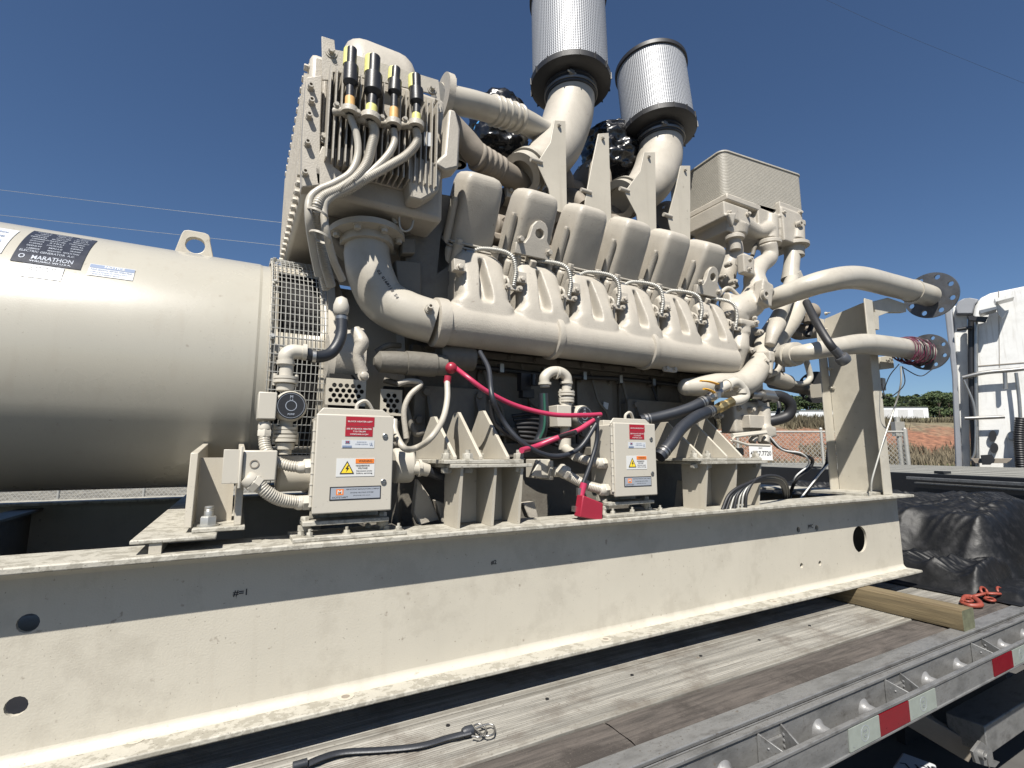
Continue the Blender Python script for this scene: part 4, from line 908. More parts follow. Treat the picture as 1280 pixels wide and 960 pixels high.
# ---- heater control boxes with their labels
def control_box(quad, Yf, depth, lab, big):
    P = [aY(*q, Yf) for q in quad]; x0 = (P[0].x + P[3].x) / 2; x1 = (P[1].x + P[2].x) / 2; z1 = (P[0].z + P[1].z) / 2; z0 = (P[2].z + P[3].z) / 2; Wb, Hb = x1 - x0, z1 - z0
    mb = MB(); mb.bb((x0 + .006, Yf + .016, z0 + .006), (x1 - .006, Yf + depth, z1 - .006)); bx = obj('control_box', mb, m_tag, GEN, bevel=.004); bx['label'] = lab
    mb = MB(); mb.bb((x0, Yf, z0), (x1, Yf + .014, z1)); dr = obj('door', mb, m_tag, bx, bevel=.004, seg=3)
    mb = MB(); mb.cyl((x0 - .003, Yf + .012, z0 + .02), (x0 - .003, Yf + .012, z1 - .02), .0045, n=10)
    for k in range(8): zz = z0 + .02 + (Hb - .04) * k / 8; mb.cyl((x0 - .003, Yf + .012, zz), (x0 - .003, Yf + .012, zz + .004), .006, n=10)
    obj('hinge', mb, m_tag, bx)
    for fz in (.78, .30):
        mb = MB(); c = V((x1 - Wb * .12, Yf, z0 + Hb * fz)); mb.lathe(c, -EY, [(.0085, 0), (.0085, .003), (.007, .004), (.007, .0015), (1e-4, .0015)], 20); mb.box(c + V((0, -.0035, 0)), (.013, .002, .0025)); obj('door_latch', mb, m_steel, bx)
    mb = MB(); mb.plate([V((x0 + .0, Yf + .03, z1 - .004)), V((x1 + .004, Yf + .03, z1 - .004)), V((x1 - .03, Yf + .03, z1 + .02)), V((x0 + .02, Yf + .03, z1 + .02))], -.006 if False else .006); mb.bb((x0 + .03, Yf + .10, z1 - .01), (x1 - .02, Yf + .15, z1 + .016)); obj('back_plate', mb, m_tag, bx, bevel=.002)
    mb = MB(); c = V((x0 + Wb * .55, Yf + .07, z1 - .006)); mb.hexn(c, EZ, .014, .022); mb.tube([c + EZ * .02, c + V((.004, 0, .045)), c + V((.03, .0, .055)), c + V((.055, .01, .02)), c + V((.06, .02, -.02))], .006, n=8); obj('top_cord', mb, m_tag, bx)
    # labels
    def lab_(nm, fx, fz, fw, fh, mats, draw, lb):
        mb = MB(); c = V((x0 + Wb * fx, Yf - .0005, z0 + Hb * fz)); w_, h_ = Wb * fw, Hb * fh
        mb.bb(c - V((w_ / 2, .0006, h_ / 2)), c + V((w_ / 2, 0.0004, h_ / 2))); draw(mb, c - V((0, .0012, 0)), w_, h_); o = obj(nm, mb, mats, bx, ang=30); o['label'] = lb
    T = lambda mb, c, s, w_, h_, fx, fz, fw, fh, m=1: (setattr(mb, 'm', m), text_mesh(mb, s, c + EX * w_ * (fx - .5) + EZ * h_ * (fz - .5), EX, EZ, width=w_ * fw, height=h_ * fh, depth=.0004))
    def Rr(mb, c, w_, h_, a, b, cc, d, m, dy=.0002): mb.m = m; q = c + V((w_ * ((a + cc) / 2 - .5), -dy, h_ * ((b + d) / 2 - .5))); mb.box(q, (w_ * (cc - a), .0003, h_ * (d - b)))
    lab_('red_label', .545, .93, .37, .10, [m_rlab, m_white], lambda mb, c, w_, h_: T(mb, c, 'BLOCK HEATER LEFT' if big else 'BLOCK HEATER RIGHT', w_, h_, .5, .5, .86, .16), 'red label naming the block heater')
    lab_('red_label', .535, .825, .355, .10, [m_rlab, m_white], lambda mb, c, w_, h_: (T(mb, c, 'SEE BY BLOCK HEATER', w_, h_, .5, .78, .92, .16), T(mb, c, 'T13-TRUM', w_, h_, .5, .5, .46, .16), T(mb, c, 'CPSPHRE-2CJH', w_, h_, .5, .2, .66, .17)), 'red label with three white lines')
    def dr_b(mb, c, w_, h_):
        Rr(mb, c, w_, h_, .1, .55, .24, .92, 2); Rr(mb, c, w_, h_, .02, .05, .3, .3, 2); T(mb, c, 'M', w_, h_, .17, .74, .08, .28, 3); T(mb, c, 'ENGINE HEATER', w_, h_, .6, .78, .3, .12, 2); T(mb, c, 'SYSTEM CONTROL', w_, h_, .6, .5, .4, .13, 2); T(mb, c, 'UL', w_, h_, .9, .5, .1, .4, 2)
    lab_('maker_label', .53, .695, .42, .08, [m_wlab, m_white, m_bllab, m_rlab], dr_b, 'pale blue and white maker label')
    def dr_w(mb, c, w_, h_):
        Rr(mb, c, w_, h_, .49, .72, .98, .97, 2); T(mb, c, 'WARNING', w_, h_, .75, .845, .36, .14, 3)
        for s_, z_ in (('HAZARDOUS', .6), ('VOLTAGE', .46), ('Disconnect power', .3), ('before servicing', .17)): T(mb, c, s_, w_, h_, .73 if z_ < .4 else .68, z_, .42 if z_ < .4 else (.36 if z_ > .5 else .26), .09, 1)
        mb.m = 1; q = lambda x, z: c + V((w_ * (x - .5), -.0004, h_ * (z - .5))); mb.plate([q(.09, .16), q(.46, .16), q(.275, .86)], .0003); mb.m = 4; q2 = lambda x, z: c + V((w_ * (x - .5), -.0008, h_ * (z - .5))); mb.plate([q2(.13, .2), q2(.42, .2), q2(.275, .76)], .0003)
        mb.m = 1; q3 = lambda x, z: c + V((w_ * (x - .5), -.0013, h_ * (z - .5))); mb.plate([q3(.29, .62), q3(.23, .42), q3(.275, .42), q3(.25, .25), q3(.33, .47), q3(.285, .47), q3(.32, .62)], .0003)
    lab_('warning_label', .51, .455, .49, .185, [m_white, m_ink, m_olab, m_blk, m_ylab], dr_w, 'white warning label with yellow triangle and lightning bolt')
    def dr_s(mb, c, w_, h_):
        Rr(mb, c, w_, h_, .02, .08, .98, .92, 1); T(mb, c, 'KIM HOTSTART MANUFACTURING COMPANY', w_, h_, .64, .78, .66, .1, 0); T(mb, c, 'HOTSTART', w_, h_, .2, .2, .3, .14, 0); T(mb, c, 'ENGINE HEATING SYSTEM', w_, h_, .62, .52, .45, .09, 0); T(mb, c, 'SPOKANE, WA U.S.A.', w_, h_, .62, .3, .34, .09, 0)
        Rr(mb, c, w_, h_, .12, .38, .26, .82, 2, .0006); T(mb, c + EY * -.0006, 'M', w_, h_, .19, .6, .09, .3, 3)
    lab_('company_label', .525, .195, .65, .135, [m_ink, m_silab, m_olab, m_white], dr_s, 'silver and black company label at the bottom of the door')
    # feet
    mb = MB(); mb.bb((x0 - .02, Yf + .02, z0 - .035), (x1 + .0, Yf + .10, z0 - .022)); mb.bb((x0 + .01, Yf + .12, z0 - .035), (x1 - .01, Yf + .135, z0 + .01)); obj('mounting_rail', mb, m_flange, bx, bevel=.002)
    mb = MB(); mb.bb((x0 - .045, Yf + .0, -.2445), (x1 + .05, Yf + .16, -.233)); fp = obj('base_plate', mb, m_flange, bx, bevel=.002)
    for k, (xx, yy) in enumerate(((x0 - .02, .05), (x0 + .0, .02), (x1 + .0, .05), (x0 + Wb * .45, .02), (x1 - .04, .12), (x1 + .03, .02))):
        mb = MB(); mb.bolt((xx, Yf + yy, -.233), EZ, .009, .009, .012); obj('base_bolt', mb, m_flange, bx)
    for xx in (x0 - .01, x1 - .01):
        mb = MB(); mb.cyl((xx, Yf + .06, -.233), (xx, Yf + .06, z0 - .02), .009, n=12); mb.hexn((xx, Yf + .06, z0 - .022), EZ, .013, .012); mb.cyl((xx, Yf + .06, z0 - .05), (xx, Yf + .06, z0 - .036), .018, n=16); obj('isolator_stud', mb, m_flange, bx)
    # glands on the left side
    return x0, x1, z0, z1
B1 = control_box([(396, 517), (493, 520), (489, 639), (390, 642)], 1.525, .16, 'larger looking heater control box, nearer the alternator', True)
B2 = control_box([(768, 529), (819, 529), (822, 619), (769, 621)], 1.525, .16, 'heater control box nearer the far end, beside the red plug', False)
def gland(p, d, parent=GEN, r=.020):
    d = V(d).normalized(); p = V(p); mb = MB(); mb.hexn(p, d, r, .02); mb.lathe(p + d * .02, d, [(r * .9, 0), (r * .9, .012), (r * .72, .02)], 14); mb.cyl(p - d * .012, p, r * .7, n=14)
    return obj('conduit_fitting', mb, m_tag, parent, ang=35)
def conduit(pts, r, parent=GEN, m=None):
    mb = MB(); mb.tube(pts, r, n=14, k=10, rib=.0022, ribn=3); return obj('flexible_conduit', mb, m or m_pipe, parent, ang=70)
x0, x1, z0, z1 = B1
g1 = aY(386, 584, 1.585); g2 = aY(386, 628, 1.585)
cA = conduit([aY(330, 543, 1.62), aY(332, 560, 1.61), aY(342, 575, 1.60), aY(360, 582, 1.59), g1 - EX * .02], .0155); gland((x0 + .0, g1.y, g1.z), -EX, cA); gland(aY(330, 545, 1.62), EZ, cA)
cB = conduit([aY(318, 600, 1.56), aY(333, 615, 1.56), aY(352, 625, 1.57), g2 - EX * .02], .0175); gland((x0 + .0, g2.y, g2.z), -EX, cB, .023); gland(aY(322, 607, 1.56), V((-.8, -.1, .6)), cB, .025)
# junction box by the alternator foot
a_, b_ = aY(303, 572, 1.56), aY(343, 598, 1.56)
mb = MB(); mb.bb((a_.x, 1.56, aY(303, 602, 1.56).z), (aY(345, 598, 1.56).x, 1.66, a_.z + .02)); jb = obj('junction_box', mb, m_tag, GEN, bevel=.004)
mb = MB(); mb.bb((a_.x - .045, 1.55, aY(303, 604, 1.56).z), (a_.x - .006, 1.64, a_.z + .022)); mb.cyl((a_.x - .003, 1.55, aY(303, 610, 1.56).z), (a_.x - .003, 1.55, a_.z + .03), .004, n=10); obj('junction_box_end', mb, m_tag, jb, bevel=.006)
mb = MB(); mb.ring(aY(318, 580, 1.558), EY, .009, .012, .003, 20); obj('knockout', mb, m_hotpipe, jb)

# ---- circulating pumps of the two heaters
def pump(c, s_box, face, parent_lab, k):
    """square motor box and round face with black dial"""
    mb = MB(); mb.box(s_box[0], s_box[1]); pb = obj('circulating_pump', mb, m_tag, GEN, bevel=.003); pb['label'] = parent_lab
    p, r = face; mb = MB(); mb.lathe(p + EY * .10, -EY, [(r * .8, 0), (r, .02), (r, .08), (r * .95, .092), (r * .88, .10), (r * .88, .094), (1e-4, .094)], 40); obj('pump_housing', mb, m_tag, pb, ang=35)
    mb = MB(); mb.cyl(p + EY * .005, p + EY * .001, r * .86, n=40); mb.m = 1; mb.ring(p + EY * .0005, -EY, r * .30, r * .34, .0006, 30); mb.ring(p + EY * .0005, -EY, r * .78, r * .80, .0006, 30)
    text_mesh(mb, 'M', p + V((0, .0004, r * .58)), EX, EZ, height=r * .18); text_mesh(mb, 'PUMP', p + V((r * .03, .0004, -r * .55)), EX, EZ, height=r * .12); text_mesh(mb, 'I  II', p + V((-r * .0, .0004, r * .4)), EX, EZ, height=r * .1)
    obj('pump_dial', mb, [m_blk, m_silab], pb, ang=30); return pb
p = aY(364, 507, 1.60); r = mpx(p, 19.5)
bb0 = aY(334, 507, 1.60)
pump(None, (bb0 + EY * .04, (mpx(bb0, 21), .09, mpx(bb0, 34))), (p, r), 'circulating pump with round black dial beside the mesh guard', 0)
def union(p, r, parent):
    mb = MB(); mb.lathe(p, EZ, [(r * .7, -.035), (r * .95, -.033), (r * 1.0, -.014), (r * .7, -.012), (r * 1.35, -.010), (r * 1.35, -.002), (r * 1.2, 0), (r * 1.35, .002), (r * 1.35, .010), (r * .75, .012), (r * .75, .035)], 28)
    for sx in (-1, 1): mb.cyl(p + V((sx * r * 1.15, -.0, -.018)), p + V((sx * r * 1.15, 0, .018)), .006, n=8)
    return obj('pipe_union', mb, m_tag, parent, ang=30)
q = aY(358, 470, 1.65); v1 = MB(); xq = q.x
v1.cyl((xq, 1.65, aY(358, 490, 1.65).z), (xq, 1.65, aY(358, 450, 1.65).z), .019, n=20); hp0 = v1; v1 = MB(); v1.cyl((xq + .01, 1.65, aY(358, 568, 1.65).z), (xq + .008, 1.65, aY(358, 522, 1.65).z), .018, n=20)
obj('pump_pipe', v1, m_tag, GEN); hp = obj('pump_pipe', hp0, m_tag, GEN); union(aY(357, 475, 1.65), .026, hp); union(aY(357, 548, 1.65), .026, hp); union(aY(357, 538, 1.65), .024, hp)
mb = MB(); E1 = [V((xq, 1.65, aY(358, 458, 1.65).z)), aY(358, 446, 1.65), aY(366, 440, 1.65), aY(384, 441, 1.65)]; mb.tube(E1, [.021, .024, .024, .02], n=20); mb.ring(aY(357, 456, 1.65), EZ, .015, .026, .012, 24); mb.ring(aY(378, 440, 1.65), EX, .015, .026, .012, 24); obj('pipe_elbow', mb, m_tag, hp, ang=50)
mb = MB(); mb.tube([aY(382, 442, 1.65), aY(398, 446, 1.66), aY(415, 440, 1.68), aY(426, 420, 1.69), aY(427, 392, 1.70)], .019, n=20, k=8); hz = obj('rubber_hose', mb, m_hose, GEN, ang=60); hz['label'] = 'curved dark hose from the pump up to the block'
for q in ((392, 446, 1.65, EX), (427, 398, 1.70, EZ)):
    mb = MB(); mb.ring(aY(q[0], q[1], q[2]) - V(q[3]) * .005, q[3], .0185, .0215, .011, 28); obj('hose_band', mb, m_steel, hz)
mb = MB(); mb.lathe(aY(426, 395, 1.70), EZ, [(.017, 0), (.022, .004), (.026, .02), (.026, .035), (.018, .06), (.004, .068)], 20); obj('hose_elbow', mb, m_tag, hz, ang=50)
# heater tank behind box one
mb = MB(); mb.cyl(aY(345, 592, 1.70), aY(345, 592, 1.70) + EX * .16, .055, n=36); obj('heater_tank', mb, m_tag, GEN, bevel=.01); mb = MB(); mb.cyl(aY(490, 582, 1.72), aY(490, 582, 1.72) + EX * .07, .06, n=36); obj('heater_tank', mb, m_tag, GEN, bevel=.01)
mb = MB(); P = [aY(505, 583, 1.70), aY(522, 585, 1.68), aY(535, 588, 1.68), aY(555, 596, 1.70)]; mb.tube(P[:3], [.026, .024, .022], n=18); mb.ring(P[1], EX, .02, .03, .01, 20); mb.hexn(P[0], EX, .032, .018); obj('tank_outlet', mb, m_tag, GEN, ang=40)
mb = MB(); mb.tube([P[2], P[3], aY(580, 602, 1.78)], .018, n=14); obj('tank_hose', mb, m_hose, GEN)
# second heater plumbing
p = aY(731, 520, 1.80); r = mpx(p, 14); bb0 = aY(705, 520, 1.78)
pump(None, (bb0 + EY * .04, (mpx(bb0, 21), .09, mpx(bb0, 27))), (p, r), 'circulating pump half hidden by the red cable', 1)
mb = MB(); ub = [aY(681, 484, 1.82), aY(681, 472, 1.82), aY(689, 465, 1.82), aY(700, 465, 1.82), aY(708, 472, 1.82), aY(709, 486, 1.82)]; mb.tube(ub, [.021, .024, .023, .023, .024, .021], n=20, k=8); mb.ring(aY(694, 466, 1.82), EX, .02, .029, .012, 20); mb.ring(aY(681, 481, 1.82), EZ, .02, .029, .01, 20); mb.ring(aY(708, 480, 1.82), EZ, .02, .029, .01, 20); ubo = obj('return_bend', mb, m_tag, GEN, ang=50)
union(aY(708, 492, 1.82), .028, ubo); union(aY(708, 500, 1.82), .026, ubo)
mb = MB(); mb.cyl(aY(706, 508, 1.82), aY(706, 498, 1.82), .022, n=16); obj('pump_pipe', mb, m_tag, GEN); mb = MB(); mb.cyl(aY(706, 545, 1.82), aY(706, 533, 1.82), .022, n=16); mb.cyl(aY(706, 562, 1.82), aY(706, 548, 1.82), .028, n=16); obj('pump_pipe', mb, m_tag, GEN)
mb = MB(); mb.tube([aY(679, 492, 1.82), aY(680, 515, 1.82), aY(678, 540, 1.83), aY(668, 560, 1.84)], .021, n=16); gh = obj('rubber_hose', mb, m_hose, GEN, ang=60); gh['label'] = 'dark hose with green stripe under the return bend'
mb = MB(); mb.tube([aY(680, 492, 1.80), aY(681, 515, 1.80), aY(680, 535, 1.80), aY(675, 548, 1.81)], .006, n=8); obj('green_stripe', mb, m_green, gh, ang=60)
mb = MB(); mb.cyl(aY(668, 482, 1.9), aY(668, 468, 1.9), .016, n=12); mb.box(aY(655, 478, 1.95), (.05, .04, .08)); mb.box(aY(658, 492, 1.95), (.06, .04, .04)); obj('pressure_sensor', mb, m_blk, GEN)
x0, x1, z0, z1 = B2
cC = conduit([aY(718, 569, 1.64), aY(732, 575, 1.62), V((x0 - .03, 1.59, aY(750, 578, 1.60).z))], .019); gland((x0, 1.59, aY(752, 579, 1.60).z), -EX, cC, .024)
cD = conduit([aY(697, 588, 1.64), aY(715, 597, 1.62), aY(732, 606, 1.60), V((x0 - .03, 1.58, aY(750, 611, 1.59).z))], .019); gland((x0, 1.58, aY(752, 612, 1.59).z), -EX, cD, .026); gland(aY(708, 592, 1.62), V((-.7, 0, .45)), cD, .027)
mb = MB(); mb.bb(aY(670, 598, 1.70), aY(688, 574, 1.70) + V((0, .08, 0))); mb.plate([aY(664, 595, 1.69), aY(676, 574, 1.69), aY(678, 597, 1.69)], .01); mb.bb(aY(688, 600, 1.68), aY(692, 576, 1.68) + V((0, .09, 0))); mb.tube([aY(692, 590, 1.66), aY(703, 590, 1.65)], .02, n=14, k=1); obj('junction_box', mb, m_tag, GEN, bevel=.003)
mb = MB(); mb.tube([aY(706, 560, 1.82), aY(712, 565, 1.75), aY(720, 570, 1.64)], .022, n=16); obj('tank_elbow', mb, m_tag, GEN, ang=50)
# valves with yellow levers and their hoses
for k, (A, B_) in enumerate((((900, 489), (880, 502)), ((915, 502), (888, 515)))):
    a_, b_ = aY(A[0], A[1], 1.66), aY(B_[0], B_[1], 1.64); d = (b_ - a_); mb = MB(); mb.lathe(a_, d, [(.017, 0), (.024, .004), (.024, d.length * .3), (.017, d.length * .34), (.027, d.length * .4), (.027, d.length * .6), (.017, d.length * .66), (.023, d.length * .75), (.020, d.length)], 8); vb = obj('ball_valve', mb, m_brass if k else m_steel, GEN, ang=30)
    l0 = aY(*((897, 480), (893, 491))[k], 1.62); l1 = aY(*((876, 476), (880, 486))[k], 1.62); mb = MB(); mb.tube([l0, l0.lerp(l1, .5) + EZ * .004, l1], .010, n=8, flat=.45); obj('valve_lever', mb, m_yel, vb)
    mb = MB(); m0 = aY(*((899, 482), (896, 494))[k], 1.63); mb.box(m0, (.03, .03, .03), (d.normalized(), EY, EZ)); obj('valve_stem', mb, m_steel, vb)
mb = MB(); mb.tube([aY(898, 487, 1.67), aY(908, 482, 1.66), aY(918, 478, 1.66), aY(926, 484, 1.66), aY(927, 492, 1.66)], .026, n=18); mb.tube([aY(914, 502, 1.67), aY(924, 500, 1.66), aY(931, 495, 1.66), aY(928, 486, 1.66), aY(920, 484, 1.67)], .026, n=18); mb.ring(aY(908, 482, 1.66), (1, 0, .2), .02, .032, .012, 20); obj('valve_elbow', mb, m_tag, GEN, ang=50)
for k, pts in enumerate(([(884, 500, 1.64), (860, 511, 1.66), (830, 520, 1.70), (800, 526, 1.74)], [(890, 513, 1.62), (872, 520, 1.60), (852, 535, 1.58), (838, 555, 1.56), (824, 571, 1.56)])):
    mb = MB(); mb.tube([aY(*p) for p in pts], .0265, n=20, k=8); hz = obj('coolant_hose', mb, m_hose, GEN, ang=60)
    for q in ((0, 1), (-1, -2)):
        a_, b_ = aY(*pts[q[0]]), aY(*pts[q[1]]); d = (b_ - a_).normalized(); mb = MB(); mb.ring(a_ + d * .02, d, .0262, .029, .012, 24); mb.ring(a_ + d * .04, d, .0262, .029, .006, 24); obj('hose_band', mb, m_steel, hz)

# ---- engine feet: pedestal on the rail, bolted plate, ribbed bracket above
def engine_foot(xa, xb, qtop, qrib, zp, lab):
    xc = (xa + xb) / 2; YB = 2.02
    mb = MB(); mb.bb((xa + .02, 1.68, -.2445), (xb - .0, 1.692, zp - .012)); ft = obj('engine_foot', mb, m_paint, GEN, bevel=.002); ft['label'] = lab
    for x in (xa + .02, xc + .02, xb - .0):
        mb = MB(); mb.plate([V((x, 1.6795, -.2445)), V((x, 1.56, -.2445)), V((x, 1.535, zp - .0125)), V((x, 1.6795, zp - .0125))], .010); obj('foot_rib', mb, m_paint, ft)
    mb = MB(); mb.bb((xa - .03, 1.522, zp - .012), (xb + .03, 1.80, zp)); obj('foot_plate', mb, m_flange, ft, bevel=.002)
    mb = MB(); mb.bb((xa - .05, 1.53, zp + .001), (xb + .0, 2.05, zp + .014)); obj('bracket_plate', mb, m_flange, ft, bevel=.002)
    ztop = aY(*qtop, YB).z; zr = aY(*qrib, 1.76).z
    mb = MB(); mb.bb((xa + .0, YB, zp + .0142), (xb + .09, YB + .02, ztop)); mb.bb((xa + .0, YB + .02, zp + .0142), (xb + .09, 2.10, ztop - .02)); obj('bracket_back', mb, m_shade, ft, bevel=.004)
    for x, dz in ((xa + .0, -.02), (xc - .03, 0), (xc + .075, .01)):
        mb = MB(); mb.plate([V((x, YB - .001, zp + .0142)), V((x, 1.545, zp + .0142)), V((x, 1.545, zp + .025)), V((x, 1.74, zr + dz)), V((x, 1.78, zr + dz)), V((x, 1.90, zp + .06)), V((x, YB - .001, zp + .05))], .012); obj('bracket_rib', mb, m_paint, ft, bevel=.0015)
    for x in (xa + .05, xb + .03):
        mb = MB(); mb.plate([V((x, YB - .001, ztop - .02)), V((x, YB - .10, zp + .1)), V((x, YB - .001, zp + .06))], .012); obj('bracket_gusset', mb, m_shade, ft)
    for (x, y) in ((xa + .045, 1.56), (xa - .025, 1.575), (xb - .005, 1.56), (xc + .03, 1.70)):
        mb = MB(); mb.cyl((x, y, zp + .014), (x, y, zp + .018), .022, n=18); mb.hexn((x, y, zp + .018), EZ, .018, .018); mb.cyl((x, y, zp + .03), (x, y, zp + .048), .009, n=10); obj('foot_bolt', mb, m_flange, ft); mb = MB(); mb.hexn((x, y, zp - .012), -EZ, .018, .018); obj('foot_nut', mb, m_flange, ft)
    for (dx, z) in ((.03, ztop - .03), (.0, ztop - .15)):
        for x in (xa + dx, xb + .06 - dx):
            mb = MB(); mb.bolt((x + .02, YB, z), -EY, .018, .014); obj('bracket_bolt', mb, m_shade, ft)
zp = aY(600, 580, 1.53).z
engine_foot(aY(563, 600, 1.60).x, aY(643, 600, 1.60).x, (600, 486), (580, 516), zp, 'ribbed engine foot between the two control boxes')
engine_foot(aY(868, 600, 1.60).x, aY(938, 600, 1.60).x, (880, 505), (880, 525), zp, 'ribbed engine foot near the far end')
# perforated covers and round housing by the flywheel
def perf(quad, Y, lab=None):
    P = [aY(*q, Y) for q in quad]; x0, x1, z0, z1 = P[0].x, P[1].x, P[2].z, P[0].z; s = mpx(P[0], 1); hs = []
    j = 0; z = z0 + s * 6
    while z < z1 - s * 5:
        x = x0 + s * 6 + (s * 4 if j % 2 else 0)
        while x < x1 - s * 5: hs.append(circ(s * 3.0, 8, (x - x0, z - z0))); x += s * 7.6
        z += s * 6.4; j += 1
    mb = MB(); mb.prism([(0, 0), (x1 - x0, 0), (x1 - x0, z1 - z0), (0, z1 - z0)], V((x0, Y, z0)), EX, EZ, .004, hs, wdir=EY); return obj('perforated_cover', mb, m_paint, GEN, ang=30)
perf([(408, 472), (458, 472), (458, 508), (408, 508)], 1.84); perf([(476, 486), (503, 486), (503, 520), (476, 520)], 1.92)
mb = MB(); mb.bb(aY(410, 512, 1.86), aY(458, 470, 1.86) + EY * .01); obj('cover_void', mb, m_void, GEN); mb = MB(); mb.bb(aY(478, 525, 1.94), aY(505, 484, 1.94) + EY * .01); obj('cover_void', mb, m_void, GEN)
mb = MB(); c = aY(436, 437, 1.80); mb.lathe(c + V((-.05, .18, 0)), EX, [(mpx(c, 30), 0), (mpx(c, 40), .02), (mpx(c, 40), .10), (mpx(c, 44), .105), (mpx(c, 44), .125), (mpx(c, 36), .128)], 48); sh = obj('starter_housing', mb, m_cast, GEN, ang=35)
mb = MB(); mb.tube([aY(444, 412, 1.74), aY(452, 428, 1.72), aY(447, 445, 1.72), aY(452, 465, 1.73)], [.018, .026, .016, .022], n=14); mb.bolt(aY(454, 470, 1.71), -EY, .014, .014); obj('housing_handle', mb, m_cast, sh, ang=60)
mb = MB(); a_, b_ = aY(474, 452, 1.86), aY(556, 457, 1.86); mb.lathe(a_, b_ - a_, [(.015, -.02), (.04, 0), (.044, .06), (.044, .10), (.048, .102), (.048, .22), (.042, .225), (.042, (b_ - a_).length)], 32); obj('starter_motor', mb, m_shade, GEN, ang=35)
mb = MB(); a_, b_ = aY(548, 446, 1.9), aY(590, 448, 1.9); mb.lathe(a_, b_ - a_, [(.05, 0), (.055, .01), (.055, (b_ - a_).length)], 28); obj('oil_filter_housing', mb, m_shade, GEN, ang=35)
for k, q in enumerate(((470, 440, 500, 432), (480, 475, 520, 480), (455, 520, 500, 555), (505, 500, 530, 540))):
    mb = MB(); mb.tube([aY(q[0], q[1], 1.95), aY((q[0] + q[2]) / 2, q[3], 1.93), aY(q[2], q[3], 1.95)], .012, n=10); obj('oil_line', mb, m_shade, GEN, ang=60)
mb = MB(); mb.tube(path([(497, 480), (512, 476), (526, 480), (512, 495), (505, 515), (508, 548)], 1.86), .011, n=12); obj('curved_line', mb, m_cast, GEN, ang=60)
for (qa, qb, Yy) in (((515, 600), (545, 652), 1.75), ((650, 560), (690, 650), 2.0), ((820, 600), (865, 640), 1.9), ((700, 625), (750, 655), 1.9), ((960, 545), (905, 560), 1.8)):
    pass
# cast brackets low on the block that catch the sun
for q in ([(518, 598), (532, 618), (545, 648), (520, 655), (513, 640)], [(540, 624), (552, 628), (560, 652), (548, 652)], [(648, 628), (662, 626), (668, 650), (655, 646)], [(846, 600), (860, 612), (858, 638), (842, 640)]):
    mb = MB(); mb.plate([aY(x, y, 1.80) for x, y in q], -.04); obj('cast_web', mb, m_cast, GEN, bevel=.004)
mb = MB()
for k in range(6): mb.tube([aY(640 + k * 2, 520 + k * 5, 1.98), aY(670, 518 + k * 6, 1.96), aY(700, 528 + k * 6, 1.97)], .008, n=8)
obj('wiring_loom', mb, m_rub, GEN, ang=60)
mb = MB(); q = V((0, 0, 0)); mb.bb(aY(625, 545, 2.0), aY(720, 536, 2.0) + EY * .08); mb.bb(aY(740, 570, 1.98), aY(930, 560, 1.98) + EY * .1); obj('block_ledge', mb, m_shade, GEN, bevel=.006)
for q in ((757, 507), (802, 510)):
    mb = MB(); p = aY(q[0], q[1], 2.06); mb.box(p, (.032, .006, .034), (V((.97, 0, -.2)).normalized(), EY, V((.2, 0, .97)).normalized())); obj('block_tag', mb, m_wlab, GEN)
# oil cooler end castings, right of the block
mb = MB(); mb.bb(aY(948, 515, 1.86), aY(962, 500, 1.86) + EY * .3); mb.box(aY(925, 522, 1.86), (.22, .1, .18)); mb.box(aY(952, 540, 1.80), (.10, .12, .06)); tb([(955, 508, 1.78), (955, 555, 1.78)], .035); mb.box(aY(915, 450, 2.0), (.3, .2, .4))
tb([(960, 470, 1.9), (985, 478, 1.95)], .05); cast('front_gear_case', mb, m_cast, GEN, vox=.009, it=3)
mb = MB(); P = [aY(*q, 1.66) for q in ((958, 541), (918, 546), (914, 550), (934, 556), (962, 557))]; mb.tube(P, .007, n=8, k=1); mb.cyl(aY(915, 544, 1.68), aY(957, 540, 1.68), .010, n=10); obj('bent_bracket_rod', mb, m_tag, GEN)
mb = MB(); mb.cyl(aY(940, 553, 1.7), aY(943, 545, 1.7), .02, n=14); mb.cyl(aY(956, 553, 1.7), aY(958, 545, 1.7), .02, n=14); mb.bb(aY(938, 535, 1.76), aY(965, 520, 1.76) + EY * .1); obj('drain_block', mb, m_cast, GEN, bevel=.004)
mb = MB(); P = [aY(847, 545, 1.83), aY(873, 545, 1.83), aY(925, 575, 1.83), aY(945, 575, 1.83)]; mb.plate([aY(860, 530, 1.8), aY(872, 528, 1.8), aY(915, 572, 1.8), aY(888, 575, 1.8)], -.02); obj('diagonal_brace', mb, m_shade, GEN)

# ---- cables: loose things hanging on the set
def cable(name, pts, r, m, label, cat, group=None, n=12):
    mb = MB(); mb.tube([aY(*p) for p in pts], r, n=n, k=10); o = obj(name, mb, m, None, ang=60); return tag(o, label, cat, group)
cable('battery_cable', [(567, 458, 1.70), (585, 472, 1.62), (610, 490, 1.60), (645, 507, 1.60), (690, 518, 1.57), (730, 519, 1.565), (751, 518, 1.575)], .009, m_red, 'longer red battery cable sagging from the starter to the far box', 'cable')
cable('battery_cable', [(742, 525, 1.57), (722, 538, 1.57), (695, 548, 1.58), (670, 558, 1.60), (652, 563, 1.52)], .0105, m_red, 'short lower red cable sloping down to the left', 'cable')
cable('black_cable', [(600, 440, 1.75), (611, 462, 1.66), (615, 495, 1.58), (628, 525, 1.60), (655, 555, 1.565), (690, 570, 1.57), (722, 562, 1.57), (742, 535, 1.565), (748, 522, 1.57)], .0095, m_hose, 'black cable looping deepest below the red cable', 'cable')
cable('black_cable', [(746, 522, 1.56), (746, 550, 1.57), (738, 580, 1.565), (729, 604, 1.565)], .0085, m_hose, 'black cable dropping straight to the red plug', 'cable')
